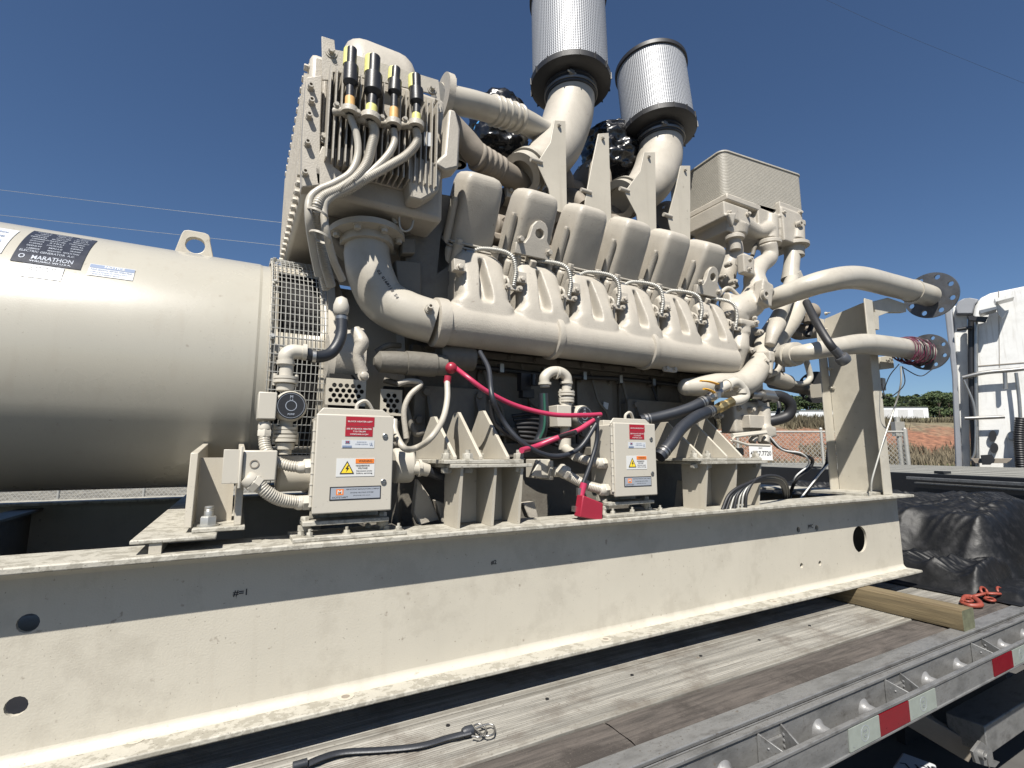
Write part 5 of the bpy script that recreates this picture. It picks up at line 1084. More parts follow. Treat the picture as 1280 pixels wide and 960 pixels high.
cable('black_cable', [(614, 500, 1.60), (620, 530, 1.62), (655, 552, 1.62), (690, 548, 1.6), (720, 540, 1.5)], .009, m_rub, 'black cable tucked behind the lower red cable', 'cable')
t_ = thing('battery_plug', aY(729, 648, 1.565), 'red rectangular battery plug hanging below the control box', 'plug')
pa, pb = aY(730, 604, 1.565), aY(726, 622, 1.565); mb = MB(); mb.cyl(pa, pb, .014, .011, n=16); obj('plug_sleeve', mb, m_red, t_)
pq = [(721, 618), (746, 628), (745, 650), (717, 645)]; mb = MB(); mb.plate([aY(x, y, 1.565) for x, y in pq], -.04); o = obj('plug_body', mb, m_redp, t_, bevel=.004)
mb = MB(); c = aY(728, 631, 1.5635); U_ = (aY(746, 628, 1.565) - aY(721, 618, 1.565)).normalized(); mb.box(c, (.028, .004, .014), (U_, EY, U_.cross(EY))); obj('plug_window', mb, m_red, t_)
mb = MB(); mb.box(aY(724, 615, 1.565), (.02, .012, .03)); mb.box(aY(718, 636, 1.565), (.012, .02, .02)); obj('plug_contact', mb, m_steel, t_)
cable('grey_conduit', [(559, 476, 1.66), (559, 500, 1.62), (553, 525, 1.58), (538, 548, 1.55), (520, 560, 1.60), (505, 560, 1.55), (494, 540, 1.60), (493, 525, 1.62)], .0105, m_pipe, 'pale flexible cable curving down from the starter behind the nearer box', 'cable')
mb = MB(); mb.cyl(aY(559, 479, 1.66), aY(560, 470, 1.66), .013, n=12); mb.sph(aY(564, 460, 1.68), .022, 8); tag(obj('red_terminal_boot', mb, m_redp, None), 'red terminal boots where the long red cable starts', 'terminal boot')
# coil of thin wires on the lower radiator pipe
m_cw = mat('dark_red_wire', (.13, .02, .05), .4)
for k in range(18):
    px = 1128 + random.uniform(0, 24); P = []; c = aY(px, 434 + (px - 1120) * .16, 1.49); rr = .064 + random.uniform(.003, .018); a0 = random.uniform(-.4, .4)
    tl = random.uniform(-.5, .5); ty = random.uniform(-.4, .4)
    for j in range(25):
        t = 2 * math.pi * j / 24 * (1 if k else 1); P.append(c + V((math.sin(t) * tl * .06 + math.cos(t) * ty * .05, math.cos(t) * rr, math.sin(t) * rr - (.015 if math.sin(t) < 0 else 0) * random.uniform(.5, 1.5))))
    mb = MB(); mb.tube(P, .0026, n=5, k=2); tag(obj('sensor_wire', mb, m_cw if k % 3 else m_blk, None, ang=60), 'thin dark wire coiled round the lower radiator pipe by its flange', 'wire', 'thin wires coiled on the lower pipe')
for k, pts in enumerate(([(1128, 458, 1.44), (1131, 478, 1.43), (1122, 490, 1.45), (1108, 497, 1.5), (1102, 480, 1.55)], [(1126, 458, 1.44), (1150, 470, 1.43), (1165, 462, 1.46)], [(1124, 455, 1.45), (1112, 470, 1.5), (1104, 490, 1.55)])):
    mb = MB(); mb.tube([aY(*p) for p in pts], .003, n=6); tag(obj('loose_wire', mb, m_blk, None), ['thin black wire looping below the lower flange', 'thin black wire arcing right under the lower flange', 'thin black wire drooping left behind the post'][k], 'wire')
cable('grey_lead', [(1126, 458, 1.44), (1126, 480, 1.45), (1118, 510, 1.5), (1106, 545, 1.52), (1097, 575, 1.54), (1090, 600, 1.56), (1089, 615, 1.57)], .0052, m_wire, 'grey lead hanging from the lower flange down to the post foot', 'cable', n=8)
# black and white cable bundles behind the rail end
for k in range(7):
    o_ = k * 3.0
    pts = [(903 + o_ * 1.6, 637, 1.522), (912 + o_ * 1.2, 618 - o_ * .1, 1.518), (930 + o_ * .8, 606 - o_ * .35, 1.516), (955 + o_ * .5, 601 - o_ * .35, 1.53), (974 + o_ * .35, 604 - o_ * .2, 1.60), (980 + o_ * .3, 618, 1.70), (974 + o_ * .3, 640, 1.76)]
    wh_ = k in (2, 4, 5)
    cable('loose_cable', pts, .0075 if not wh_ else .0045, m_wire if wh_ else m_rub, ('white' if wh_ else 'black') + ' cable coiled in the bundle lying on the rail beside the far engine foot', 'cable', 'white cables in the coil by the far engine foot' if wh_ else 'black cables in the coil by the far engine foot', n=8)
for k, (pts, m, lb) in enumerate((([(960, 545, 1.75), (975, 560, 1.74), (1000, 568, 1.74), (1015, 574, 1.74), (1012, 585, 1.76), (995, 600, 1.8), (985, 625, 1.9)], m_rub, 'black cable snaking right from the engine end above the coil'),
                     ([(962, 546, 1.73), (978, 562, 1.72), (1002, 567, 1.72), (1011, 580, 1.74), (993, 598, 1.8), (988, 622, 1.9)], m_white, 'white cable running beside the snaking black one'),
                     ([(1048, 550, 1.9), (1036, 560, 1.9), (1033, 580, 1.9), (1020, 598, 1.9), (1002, 625, 1.9)], m_rub, 'black cable slanting down left of the post'),
                     ([(1050, 560, 1.88), (1040, 575, 1.88), (1025, 592, 1.88), (1000, 624, 1.88)], m_white, 'white cable slanting down left of the post'))):
    cable('loose_cable', pts, .010 if m is m_rub else .005, m, lb, 'cable', n=8)

# small hardware scattered over the castings at the far end
rndh = random.Random(12)
for q, Yq in (((912, 330), 1.93), ((905, 345), 1.93), ((918, 352), 1.9), ((910, 392), 1.84), ((942, 398), 1.80), ((908, 430), 1.84), ((950, 415), 1.78), ((957, 452), 1.73), ((968, 400), 1.78), ((925, 510), 1.80), ((940, 512), 1.79), ((900, 520), 1.86), ((935, 268), 1.925), ((912, 266), 1.925), ((979, 266), 1.905), ((1000, 266), 1.905)):
    p = aY(q[0], q[1], Yq); mb = MB(); mb.cyl(p + EY * .03, p - EY * .004, .017, n=14); mb.bolt(p - EY * .004, (rndh.uniform(-.2, .2), -1, rndh.uniform(-.1, .3)), .011, .012); obj('casting_bolt', mb, m_cast, GEN)
for pts, r, m in (([(966, 395, 1.95), (975, 430, 1.9), (978, 465, 1.88)], .016, m_rub), ([(940, 320, 1.98), (948, 305, 2.0), (975, 310, 2.0)], .014, m_shade), ([(896, 372, 1.92), (910, 360, 1.9), (925, 372, 1.88)], .012, m_cast), ([(975, 405, 2.05), (1000, 420, 2.05), (1025, 405, 2.1)], .03, m_hotpipe), ([(980, 395, 2.0), (1000, 385, 2.0), (1016, 396, 2.0), (1010, 420, 2.0)], .018, m_rub), ([(957, 470, 1.82), (972, 462, 1.84), (975, 440, 1.88), (985, 425, 1.95)], .02, m_cast), ([(968, 490, 1.95), (974, 510, 1.9), (966, 530, 1.85)], .012, m_rub)):
    mb = MB(); mb.tube([aY(*p) for p in pts], r, n=12, k=8); obj('small_pipe', mb, m, GEN, ang=60)
for q in ((985, 372, 2.05), (1003, 392, 2.0), (1010, 398, 1.98)):
    mb = MB(); mb.box(aY(*q), (.09, .06, .07)); obj('control_linkage', mb, m_hotpipe, GEN, bevel=.006)
# more lines, clips and fasteners on the dark side of the block
for i in range(9):
    x = XB0 + .15 + .21 * i; mb = MB(); mb.tube([V((x, 2.06, .43)), V((x + .03, 2.04, .3 - .02 * (i % 3))), V((x + .1, 2.05, .2)), V((x + .12, 2.06, .05))], .007 + .002 * (i % 2), n=8); obj('block_line', mb, m_shade if i % 3 else m_rub, GEN, ang=60)
mb = MB(); mb.tube([V((XB0 + .1, 2.03, .40)), V((1.3, 2.03, .385)), V((1.9, 2.03, .40)), V((2.5, 2.03, .385))], .012, n=10); obj('harness_tube', mb, m_rub, GEN, ang=60)
for i in range(8): mb = MB(); mb.box(V((XB0 + .2 + .24 * i, 2.03, .395)), (.02, .035, .04)); obj('harness_clip', mb, m_steel, GEN)

# ================================================================== THE TRAILER
TR = thing('flatbed_trailer', (1.0, 2.2, GZ), 'flatbed trailer with aluminium and wood deck carrying the generator', 'trailer')
TX0, TX1 = -4.0, 5.25
def deck_board(y0, y1):
    n = 9; P = []; z = DZ; w_ = y1 - y0 - .004
    P.append((0, -.03)); P.append((0, -.002)); P.append((.004, 0)); P.append((.022, 0)); P.append((.026, -.0035))
    m = 22
    for k in range(m):
        a = .028 + (w_ - .056) * k / m; b = (w_ - .056) / m; P += [(a, -.0030), (a + b * .25, -.0008), (a + b * .7, -.0008), (a + b * .95, -.0030)]
    P += [(w_ - .026, -.0035), (w_ - .022, 0), (w_ - .004, 0), (w_, -.002), (w_, -.03)]
    mb = MB(); mb.prism(P, (TX0, y0 + .002, z), EY, EZ, TX1 - TX0, wdir=EX); return obj('deck_board', mb, m_alud, TR, ang=20)
yb = 1.278; boards = []
while yb < 3.4:
    boards.append(deck_board(yb, yb + .252)); yb += .252
for xs, y0, y1 in ((-4.0, 1.134, 1.276), (1.02, 1.134, 1.276), (4.1, 1.134, 1.276)):
    xe = {-4.0: 1.016, 1.02: 4.096, 4.1: 5.25}[xs]; mb = MB(); ny = 6; nx = 160; vs = []
    for j in range(ny + 1):
        for i in range(nx + 1):
            x = xs + (xe - xs) * i / nx; y = y0 + (y1 - y0) * j / ny; e = .004 if j in (0, ny) else 0
            vs.append(V((x, y, DZ - .003 - e + .003 * noise.noise(V((x * 2.2, y * 40, xs))))))
    fs = [(j * (nx + 1) + i, j * (nx + 1) + i + 1, (j + 1) * (nx + 1) + i + 1, (j + 1) * (nx + 1) + i) for j in range(ny) for i in range(nx)]
    mb.add(vs, fs); mb.bb((xs, y0, DZ - .04), (xe, y1, DZ - .012)); o = obj('wood_plank', mb, m_wood, TR, ang=40); o['label'] = 'brown weathered wooden deck plank'
mb = MB(); mb.bb((TX0, 1.064, DZ - .012), (TX1, 1.132, DZ + .001)); mb.bb((TX0, 1.064, DZ - .05), (TX1, 1.072, DZ - .0125)); obj('edge_extrusion', mb, m_alu, TR, bevel=.003)
mb = MB(); mb.bb((TX0, 1.026, DZ - .17), (TX1, 1.034, DZ - .004)); mb.bb((TX0, 1.020, DZ - .010), (TX1, 1.042, DZ - .0)); mb.bb((TX0, 1.034, DZ - .17), (TX1, 1.09, DZ - .16)); obj('side_rail', mb, m_alu, TR, bevel=.002)
RZ0, RZ1 = -.905, -.822
mb = MB(); mb.bb((TX0, .945, RZ0), (TX1, .953, RZ1)); mb.bb((TX0, .941, RZ1 - .008), (TX1, .957, RZ1 + .002)); mb.bb((TX0, .941, RZ0 - .002), (TX1, .957, RZ0 + .006)); rub = obj('rub_rail', mb, m_alu, TR, bevel=.002)
per = .715
for k in range(-6, 6):
    for dx in (0, .27):
        x = 1.675 + per * k + dx
        if x > TX1: continue
        mb = MB(); mb.lathe((x, 1.0262, -.868), -EY, [(.034, 0), (.026, .006), (.021, .016), (.019, .04), (.021, .062), (.027, .0725)], 24); obj('tie_spool', mb, m_alub, TR, ang=60)
    x = 1.435 + per * k
    if x + .1 < TX1:
        mb = MB()
        for s_ in (-1, 1): mb.plate([V((x + s_ * .055, 1.026, -.90)), V((x + s_ * .035, .953, -.90)), V((x + s_ * .035, .953, -.826)), V((x + s_ * .055, 1.026, -.80))], .006)
        mb.bb((x - .052, 1.0155, -.90), (x + .052, 1.0255, -.83)); obj('stake_pocket', mb, m_alu, TR, bevel=.001)
        mb = MB()
        for s_ in (-1, 1):
            P = [V((x + s_ * .05, 1.012, -.89 + .016 * j)) for j in range(5)]
            for p in P: mb.sph(p, .0075, 6)
            for j in range(4): mb.sph(V((x + s_ * (.035 + .005 * j), .96 + .012 * j, -.832)), .005, 6)
        tag(obj('weld_bead', mb, m_alub, TR, ang=80), kind='stuff')
def tape(x0, x1, m, lb):
    mb = MB(); mb.bb((x0, .9405, RZ0 + .0085), (x1, .9445, RZ1 - .0105)); o = obj('reflective_tape', mb, m, rub); o['label'] = lb; return o
tps = [(1.69, 1.867), (1.867, 2.06), (2.06, 2.254), (2.76, 2.954), (2.954, 3.14)]
tape(tps[1][0], tps[1][1], m_rtape, 'red reflective tape'); tape(tps[3][0], tps[3][1], m_rtape, 'red reflective tape')
for (a, b) in (tps[0], tps[2], tps[4]):
    t_o = tape(a + .001, b - .001, m_wtape, 'pale reflective tape with circular mark')
    mb = MB(); c = V(((a + b) / 2, .940, (RZ0 + RZ1) / 2)); mb.ring(c + EY * .0003, -EY, .0215, .0235, .0003, 28)
    text_mesh(mb, 'DOT', c + EZ * .008, EX, EZ, height=.007); text_mesh(mb, 'C2', c - EZ * .006, EX, EZ, height=.009); text_mesh(mb, '3M', V((a + .02, .940, RZ0 + .02)), EX, EZ, height=.004); obj('tape_print', mb, m_silab, rub)
for q in ((684, 874), (790, 844), (876, 820), (949, 800), (560, 907), (1012, 782)):
    p = aZ(q[0], q[1], DZ); mb = MB(); mb.cyl(p - EZ * .003, p + EZ * .0022, .0065, n=6); obj('deck_screw', mb, m_blk, TR)
for k in range(24):
    x = TX0 + .2 + k * .4
    if x > TX1: break
    mb = MB(); mb.bb((x - .03, 1.05, -.90), (x + .03, 3.44, -.832)); obj('deck_cross_member', mb, m_blk, TR)
for y in (1.75, 2.85): mb = MB(); mb.bb((TX0, y - .008, -1.35), (TX1, y + .008, -.905)); mb.bb((TX0, y - .07, -1.36), (TX1, y + .07, -1.3505)); obj('frame_beam', mb, m_blk, TR)
mb = MB(); mb.bb((TX0, 3.43, DZ - .17), (TX1, 3.5, DZ - .002)); obj('far_side_rail', mb, m_alu, TR)
def wheel(x, y):
    mb = MB(); c = V((x, y, GZ + .50)); mb.lathe(c - EY * .13, EY, [(.28, 0), (.46, .0), (.50, .03), (.50, .23), (.46, .26), (.28, .26)], 48); wz = obj('wheel', mb, m_rub, TR, ang=30)
    mb = MB(); mb.lathe(c - EY * .10, EY, [(.1, -.03), (.12, .02), (.25, .03), (.281, 0), (.281, .2)], 32); obj('rim', mb, m_alu, wz, ang=30)
for x in (-2.6, -1.3): wheel(x, 1.25); wheel(x, 3.2)
# landing gear, arm and rack under the right end
mb = MB(); a_, b_ = aY(1233, 900, 1.25), aY(1330, 850, 1.25)
mb.bb(aY(1236, 945, 1.20), aY(1236, 905, 1.20) + V((1.6, .16, 0))); obj('under_rack_tube', mb, m_alu, TR, bevel=.006)
mb = MB(); P = [aY(*q, 1.19) for q in ((1212, 938), (1222, 925), (1236, 935), (1238, 948), (1246, 951), (1240, 958), (1228, 956), (1216, 952))]; mb.plate(P, -.012); c = aY(1224, 942, 1.18); mb.cyl(c, c - EY * .02, .022, n=20); mb.hexn(c - EY * .02, -EY, .014, .01); obj('pivot_plate', mb, m_alu, TR, bevel=.002)
mb = MB(); mb.tube([c - EY * .03, c + V((-.004, -.03, -.03)), c + V((.008, -.03, -.05))], .003, n=6); obj('cotter_pin', mb, m_steel, TR)
mb = MB(); mb.beam(aY(1135, 893, 1.5), aY(1215, 940, 1.28), .05, .10); mb.beam(aY(1160, 905, 1.5), aY(1148, 890, 1.5), .12, .03); obj('landing_gear_arm', mb, m_hotpipe, TR, bevel=.004)
mb = MB(); mb.ring(aY(1232, 898, 1.3), V((-.3, -1, 0)), .025, .05, .03, 24); mb.beam(aY(1232, 898, 1.3), aY(1250, 905, 1.3), .03, .03); obj('rack_ring', mb, m_shade, TR)
mb = MB(); mb.bb(aY(1130, 905, 1.75) , aY(1260, 860, 1.75) + EY * .05); obj('gear_box', mb, m_blk, TR)
c = aZ(1150, 958, -1.30); mb = MB(); mb.box(c + V((0, .02, -.03)), (.16, .12, .05), (V((.98, .2, 0)), V((-.2, .98, 0)), EZ)); tk = obj('label_pad', mb, m_wlab, TR, bevel=.01)
mb = MB(); text_mesh(mb, 'SKY L', c + V((0, .0, -.0045)), V((-.75, .66, 0)), V((-.66, -.75, 0)), height=.04); obj('pad_lettering', mb, m_ink, tk)

# timber baulks under the skid
def timber(x, w_, y0, y1, lab, rz=0):
    mb = MB(); n = 60; vs = []
    pr = rrect(-w_ / 2, 0, w_ / 2, .0885, .006, 2)
    for j in range(n + 1):
        y = y0 + (y1 - y0) * j / n
        for (a, b) in pr: vs.append(V((x + a + .0015 * noise.noise(V((a * 30, y * 3, b * 30))) + rz * (y - y0), y, DZ + .001 + b * (1 - .006 * abs(noise.noise(V((a * 40, y * 5, 1))))))))
    m_ = len(pr); mb.add(vs, [(j * m_ + i, j * m_ + (i + 1) % m_, (j + 1) * m_ + (i + 1) % m_, (j + 1) * m_ + i) for j in range(n) for i in range(m_)])
    mb.m = 1; mb.add(vs[:m_], [tuple(range(m_))]); mb.add(vs[-m_:], [tuple(range(m_))])
    o = obj('timber_baulk', mb, [m_timb, m_endg], None, ang=40); return tag(o, lab, 'timber')
timber(2.962, .118, 1.078, 3.62, 'pale squared timber baulk under the far end of the skid, jutting out over the deck', .01)
timber(-1.6, .118, 1.45, 3.62, 'squared timber baulk under the alternator end of the skid')

mb = MB(); mb.bb((-3.1, 1.73, DZ + .003), (2.7, 3.36, DZ + .010)); tag(obj('added_dark_mat', mb, m_blk, None), 'added black mat on the deck between the two skid rails, darkening the rail holes', 'mat')  # invented mat, added so the sunlit deck inside the rails shows black
# rubber tie-down strap with a wire hook
st = thing('tie_down_strap', aZ(500, 930, DZ), 'black rubber strap with a silver wire hook lying on the deck boards', 'strap')
mb = MB(); mb.tube([aZ(371, 962, -.780), aZ(400, 948, -.776), aZ(430, 940, -.778), aZ(480, 937, -.782), aZ(525, 932, -.780), aZ(560, 922, -.778), aZ(588, 915, -.774)], .012, n=12, k=8, flat=.45); obj('rubber_strap', mb, m_hose, st, ang=60)
mb = MB(); mb.tube([aZ(366, 958, -.77), aZ(384, 953, -.77)], .010, n=10, k=1); obj('strap_end', mb, m_hose, st); mb = MB(); mb.lathe(aZ(578, 916, -.774), aZ(592, 912, -.774) - aZ(578, 916, -.774), [(.010, 0), (.014, .01), (.014, .03), (.008, .034)], 14); obj('strap_end', mb, m_hose, st, ang=50)
hk = [(590, 913), (600, 908), (612, 905), (618, 909), (617, 917), (608, 920), (600, 916), (592, 908), (600, 905), (608, 912), (600, 921), (590, 920)]
mb = MB(); mb.tube([aZ(x, y, -.779 + (.004 if i % 3 else 0)) for i, (x, y) in enumerate(hk)], .0028, n=8, k=5); obj('wire_hook', mb, m_steel, st, ang=60)

# black tarpaulin heap on the deck behind the skid
def tarp(name, x0, x1, y0, y1, hf, lab, nx=220, ny=220):
    vs = []
    for j in range(ny + 1):
        for i in range(nx + 1):
            x = x0 + (x1 - x0) * i / nx; y = y0 + (y1 - y0) * j / ny; vs.append(V((x, y, DZ + .004 + max(.002, hf(x, y)))))
    b = len(vs)
    mb = MB(); mb.add(vs, [(j * (nx + 1) + i, j * (nx + 1) + i + 1, (j + 1) * (nx + 1) + i + 1, (j + 1) * (nx + 1) + i) for j in range(ny) for i in range(nx)])
    o = obj(name, mb, m_tarp, None, ang=180); return tag(o, lab, 'tarpaulin')
def fold(x, y, s, sc=1): return 1 - abs(noise.noise(V((x * 3.1 * sc + s, y * 1.3 * sc - x * 1.1, s)))) * 2.2
def wr(x, y, s, fx, fy, rot):
    c_, s_ = math.cos(rot), math.sin(rot); u = x * c_ + y * s_; v = -x * s_ + y * c_
    u += .12 * noise.noise(V((x * 2, y * 2, s + 9))); return (1 - abs(noise.noise(V((u * fx, v * fy, s)))) * 2.6)
def h_main(x, y):
    xe = 3.86 + .10 * noise.noise(V((y * 2.2, 1, 0))) + .10 * sst(2.2, 1.3, y); e = sst(xe, xe + .30, x) * sst(1.20 + .05 * noise.noise(V((x * 3, 4, 0))), 1.42, y) * sst(3.4, 3.1, y) * sst(5.25, 5.15, x)
    h = .38 + .05 * sst(4.2, 5.0, x) - .06 * sst(2.2, 1.3, y) * sst(4.6, 4.0, x) + .05 * noise.noise(V((x * 1.7, y * 1.4, 3))) + .03 * wr(x, y, 5, 3.0, .8, 1.1) + .03 * wr(x, y, 9, 6, 1.1, 1.3) + .014 * wr(x, y, 19, 15, 2.5, .9) + .006 * wr(x, y, 29, 30, 9, .2)
    return e * h
tarp('tarpaulin', 3.78, 5.26, 1.16, 3.4, h_main, 'big slumped black tarpaulin heap beside the skid end', 300, 300)
def h_low(x, y):
    xe = 3.64 + .05 * noise.noise(V((y * 4, 2, 0))); e = sst(xe, xe + .12, x) * sst(1.23 + .05 * noise.noise(V((x * 4, 0, 0))), 1.31, y) * sst(3.3, 3.0, y) * sst(4.8, 4.6, x)
    return e * (.10 + .06 * wr(x, y, 21, 5, 1.3, 1.2) + .008 * wr(x, y, 33, 34, 8, .2) + .03 * noise.noise(V((x * 5, y * 5, 4))) + .018 * wr(x, y, 25, 13, 2.5, .6))
tarp('tarpaulin', 3.58, 4.8, 1.2, 3.3, h_low, 'lower wrinkled black tarp layer tucked under the big heap', 260, 300)
def h_edge(x, y):
    yy = 1.17 + (x - 3.72) * .02; e = sst(yy - .09, yy - .03, y) * sst(yy + .2, yy + .1, y) * sst(3.66, 3.76, x)
    return e * (.035 + .02 * fold(x, y, 31, 2) + .012 * noise.noise(V((x * 14, y * 4, 4))))
tarp('tarpaulin_hem', 3.62, 5.2, 1.09, 1.42, h_edge, 'flat black tarp hem with an eyelet along the deck edge', 160, 60)
mb = MB(); p = aZ(1225, 731, -.74); mb.ring(p, V((-.3, -.3, 1)), .011, .020, .004, 20); tag(obj('eyelet', mb, m_blk, None), 'metal eyelet in the tarp hem above the red chain', 'eyelet')
# red chain links and hook
ch = thing('chain', aZ(1225, 750, DZ), 'red oxide chain and hook lying on the deck by the tarp', 'chain')
def link(c, d, n_, L=.035, W=.020, r=.0065):
    d = V(d).normalized(); n_ = V(n_); n_ = (n_ - d * n_.dot(d)).normalized(); s_ = d.cross(n_); P = []
    for k in range(17):
        t = 2 * math.pi * k / 16; P.append(c + d * (math.cos(t) * L * (1 if True else 0)) + s_ * (math.sin(t) * W))
    mb = MB(); mb.tube(P, r, n=10, k=3); return obj('chain_link', mb, m_chain, ch, ang=60)
for k, (q, z, d, n_) in enumerate((((1209, 750), -.772, (1, .4, 0), (0, 0, 1)), ((1222, 744), -.760, (1, -.6, .3), (.2, .3, 1)), ((1230, 739), -.752, (1, .1, .1), (0, -1, .6)), ((1241, 742), -.758, (.9, -.6, 0), (0, .2, 1)), ((1250, 739), -.755, (1, .1, 0), (0, -1, .4)), ((1237, 749), -.775, (1, .5, 0), (0, 0, 1)))):
    link(aZ(q[0], q[1], z), d, n_)
mb = MB(); mb.tube([aZ(1202, 752, -.775), aZ(1207, 746, -.765), aZ(1218, 748, -.77), aZ(1226, 756, -.775), aZ(1213, 757, -.778), aZ(1203, 754, -.776)], [.009, .012, .014, .013, .012, .008], n=12); obj('grab_hook', mb, m_chain, ch, ang=60)
mb = MB(); mb.box(aZ(1223, 725, -.735), (.055, .03, .012), (V((.9, .3, 0)), V((-.3, .9, .2)), EZ)); obj('chain_tab', mb, m_chain, ch, bevel=.003)

# ================================================================== ADJACENT TRAILER, CAB, YARD
m_dark = mat('dark_trailer_paint', (.012, .013, .016), .55, var=.2)
m_gdeck = mat('grey_worn_deck', (.23, .225, .2), .8, bump=.8, bscale=30, var=.25, vscale=6, stretch=(1, 1, 1))
AT = thing('empty_flatbed_trailer', (6.5, 2.6, GZ), 'black flatbed trailer with a bare grey deck parked beyond the tarps', 'trailer')
AD = V((.41, .912, 0)).normalized(); AN = V((AD.y, -AD.x, 0)); A0 = V((5.72, 1.62, -.195))
def at_box(n, a0, a1, n0, n1, z0, z1, m, bev=0):
    mb = MB(); c = A0 + AD * ((a0 + a1) / 2) + AN * ((n0 + n1) / 2); c.z = (z0 + z1) / 2; mb.box(c, (a1 - a0, n1 - n0, z1 - z0), (AD, -AN, EZ)); 
    return obj(n, mb, m, AT, bevel=bev)
for k in range(12): at_box('deck_board', -3.2, 6.5, .03 + k * .25, .03 + k * .25 + .244, -.225, -.197 + .003 * (k % 2), m_gdeck)
at_box('side_beam', -3.2, 6.5, -.02, .022, -.62, -.20, m_dark, .004); at_box('rub_rail', -3.2, 1.0, -.10, -.07, -.262, -.232, m_alu, .004); at_box('winch_track', -3.2, .95, -.06, -.03, -.30, -.285, m_alu)
for k in range(6): at_box('tie_bracket', -2 + k * .9, -1.9 + k * .9, 0.02, .10, -.194, -.17, m_dark)
for k in range(9): at_box('cross_beam', -3 + k * 1.1, -2.9 + k * 1.1, .1, 2.9, -.40, -.23, m_dark)
for k in (0, 1, 2):
    for s_ in (.35, 2.7):
        mb = MB(); c = A0 + AD * (3.0 + 1.25 * k) + AN * s_; c.z = GZ + .51; mb.lathe(c - AN * .13, AN, [(.25, 0), (.47, 0), (.51, .03), (.51, .23), (.47, .26), (.25, .26)], 40); obj('wheel', mb, m_rub, AT, ang=30)
at_box('landing_leg', -2.2, -2.05, .5, .65, GZ + .01, -.4, m_dark)

CN = V((ray(1190, 480).x, ray(1190, 480).y, 0)).normalized()
CBP = None
def aC(x, y, d): r_ = ray(x, y); return r_ * (d * CN.dot(ray(1190, 480)) / r_.dot(CN))
def aH(x, y, d): r_ = ray(x, y); return r_ * (d / r_.dot(fh))
m_truck = mat('white_truck_paint', (.72, .72, .70), .35, bump=.15, bscale=20, var=.08, vscale=1.5, dark=(.2, .19, .17), darkamt=.35, darkscale=2.5, darkw=.3, drips=.35, speck=.5)
m_fair = mat('grey_fairing', (.25, .26, .28), .5)
CB = thing('truck_cab', (aC(1240, 580, 9.6).x, aC(1240, 580, 9.6).y, GZ), 'white truck cab seen from behind at the right edge of the photo', 'truck')
CD = 8.9
def cabp(n, pts, m, th=.05, d=CD, bev=0, pr=None):
    mb = MB(); P = [aC(x, y, d) for x, y in pts]; nn = (P[1] - P[0]).cross(P[2] - P[1])
    n_ = len(P); D_ = CN * th; tr = tessellate_polygon([P]); fs = [tuple(t) for t in tr] + [tuple(n_ + i for i in reversed(t)) for t in tr] + [(i, (i + 1) % n_, n_ + (i + 1) % n_, n_ + i) for i in range(n_)]
    mb.add(P + [p + D_ for p in P], fs); return obj(n, mb, m, pr or CB, bevel=bev)
body = cabp('cab_body', [(1222, 640), (1215, 470), (1216, 395), (1219, 381), (1226, 372), (1238, 366), (1282, 357), (1500, 345), (1500, 640)], m_truck, 2.2, CD, .06)
cabp('left_panel', [(1204, 640), (1195, 470), (1190, 382), (1209, 381), (1211, 470), (1214, 640)], m_truck, 1.6, CD + .12, .03)
cabp('side_fairing', [(1196, 640), (1190, 470), (1181, 392), (1186, 385), (1190, 385), (1197, 470), (1206, 640)], m_fair, .9, CD - .05, .02)
cabp('roof_hump', [(1195, 392), (1194, 384), (1197, 377), (1204, 373), (1213, 372), (1224, 374), (1219, 380), (1216, 392)], m_fair, .5, CD - .02, .02)
for q in ([(1248, 363), (1248.7, 363), (1249.7, 459), (1249, 459)], [(1223, 457), (1290, 452), (1290, 453), (1223, 458.2)]): cabp('panel_seam', q, m_hotpipe, .004, CD - .006)
def cabtube(n, pts, r, m, d=CD - .12, ns=8, k=6): mb = MB(); mb.tube([aC(p[0], p[1], p[2] if len(p) > 2 else d) for p in pts], r, n=ns, k=k); return obj(n, mb, m, CB, ang=60)
cabtube('vertical_pipe', [(1214, 395), (1214, 460), (1216, 520), (1219, 590)], .045, m_blk, CD - .03, 12); cabtube('vertical_pipe', [(1220, 402), (1220, 470), (1222, 590)], .03, m_steel, CD - .06)
cabtube('grab_rail', [(1203, 472), (1230, 466), (1262, 463), (1280, 461)], .035, m_steel); cabtube('grab_rail', [(1206, 523), (1235, 522), (1256, 521)], .03, m_steel); cabtube('grab_rail', [(1196, 412), (1204, 411), (1216, 409)], .03, m_blk)
cabtube('strut', [(1270, 466), (1274, 500), (1276, 535)], .025, m_steel); cabtube('strut', [(1205, 475), (1218, 510), (1219, 560), (1214, 576)], .018, m_steel); cabtube('strut', [(1256, 466), (1257, 486)], .03, m_steel)
cabp('mirror_bracket', [(1224, 388), (1246, 383), (1246, 386), (1226, 392)], m_steel, .3, CD - .3); cabp('mirror_bracket', [(1243, 373), (1268, 368), (1268, 371), (1245, 377)], m_truck, .3, CD - .3); cabp('mirror_bracket', [(1244, 376), (1258, 390), (1253, 398), (1247, 392)], m_truck, .05, CD - .15)
cabp('exhaust_clamp', [(1210, 395), (1235, 396), (1232, 402), (1212, 400)], m_blk, .1, CD - .2)
for (cx_, cy_, rx, ry, m, nm) in ((1241, 545, 5, 7, m_blk, 'tail_light'), (1243, 560, 5, 6.5, m_blk, 'tail_light'), (1265.5, 545, 7, 6, m_steel, 'round_light')):
    cabp(nm, [(cx_ + rx * math.cos(t) ** (1) * 1, cy_ + ry * math.sin(t)) for t in [2 * math.pi * k / 18 for k in range(18)]], m, .05, CD - .05)
cabp('round_light_lens', [(1265.5 + 5 * math.cos(t), 545 + 4.4 * math.sin(t)) for t in [2 * math.pi * k / 18 for k in range(18)]], m_wlab, .02, CD - .07)
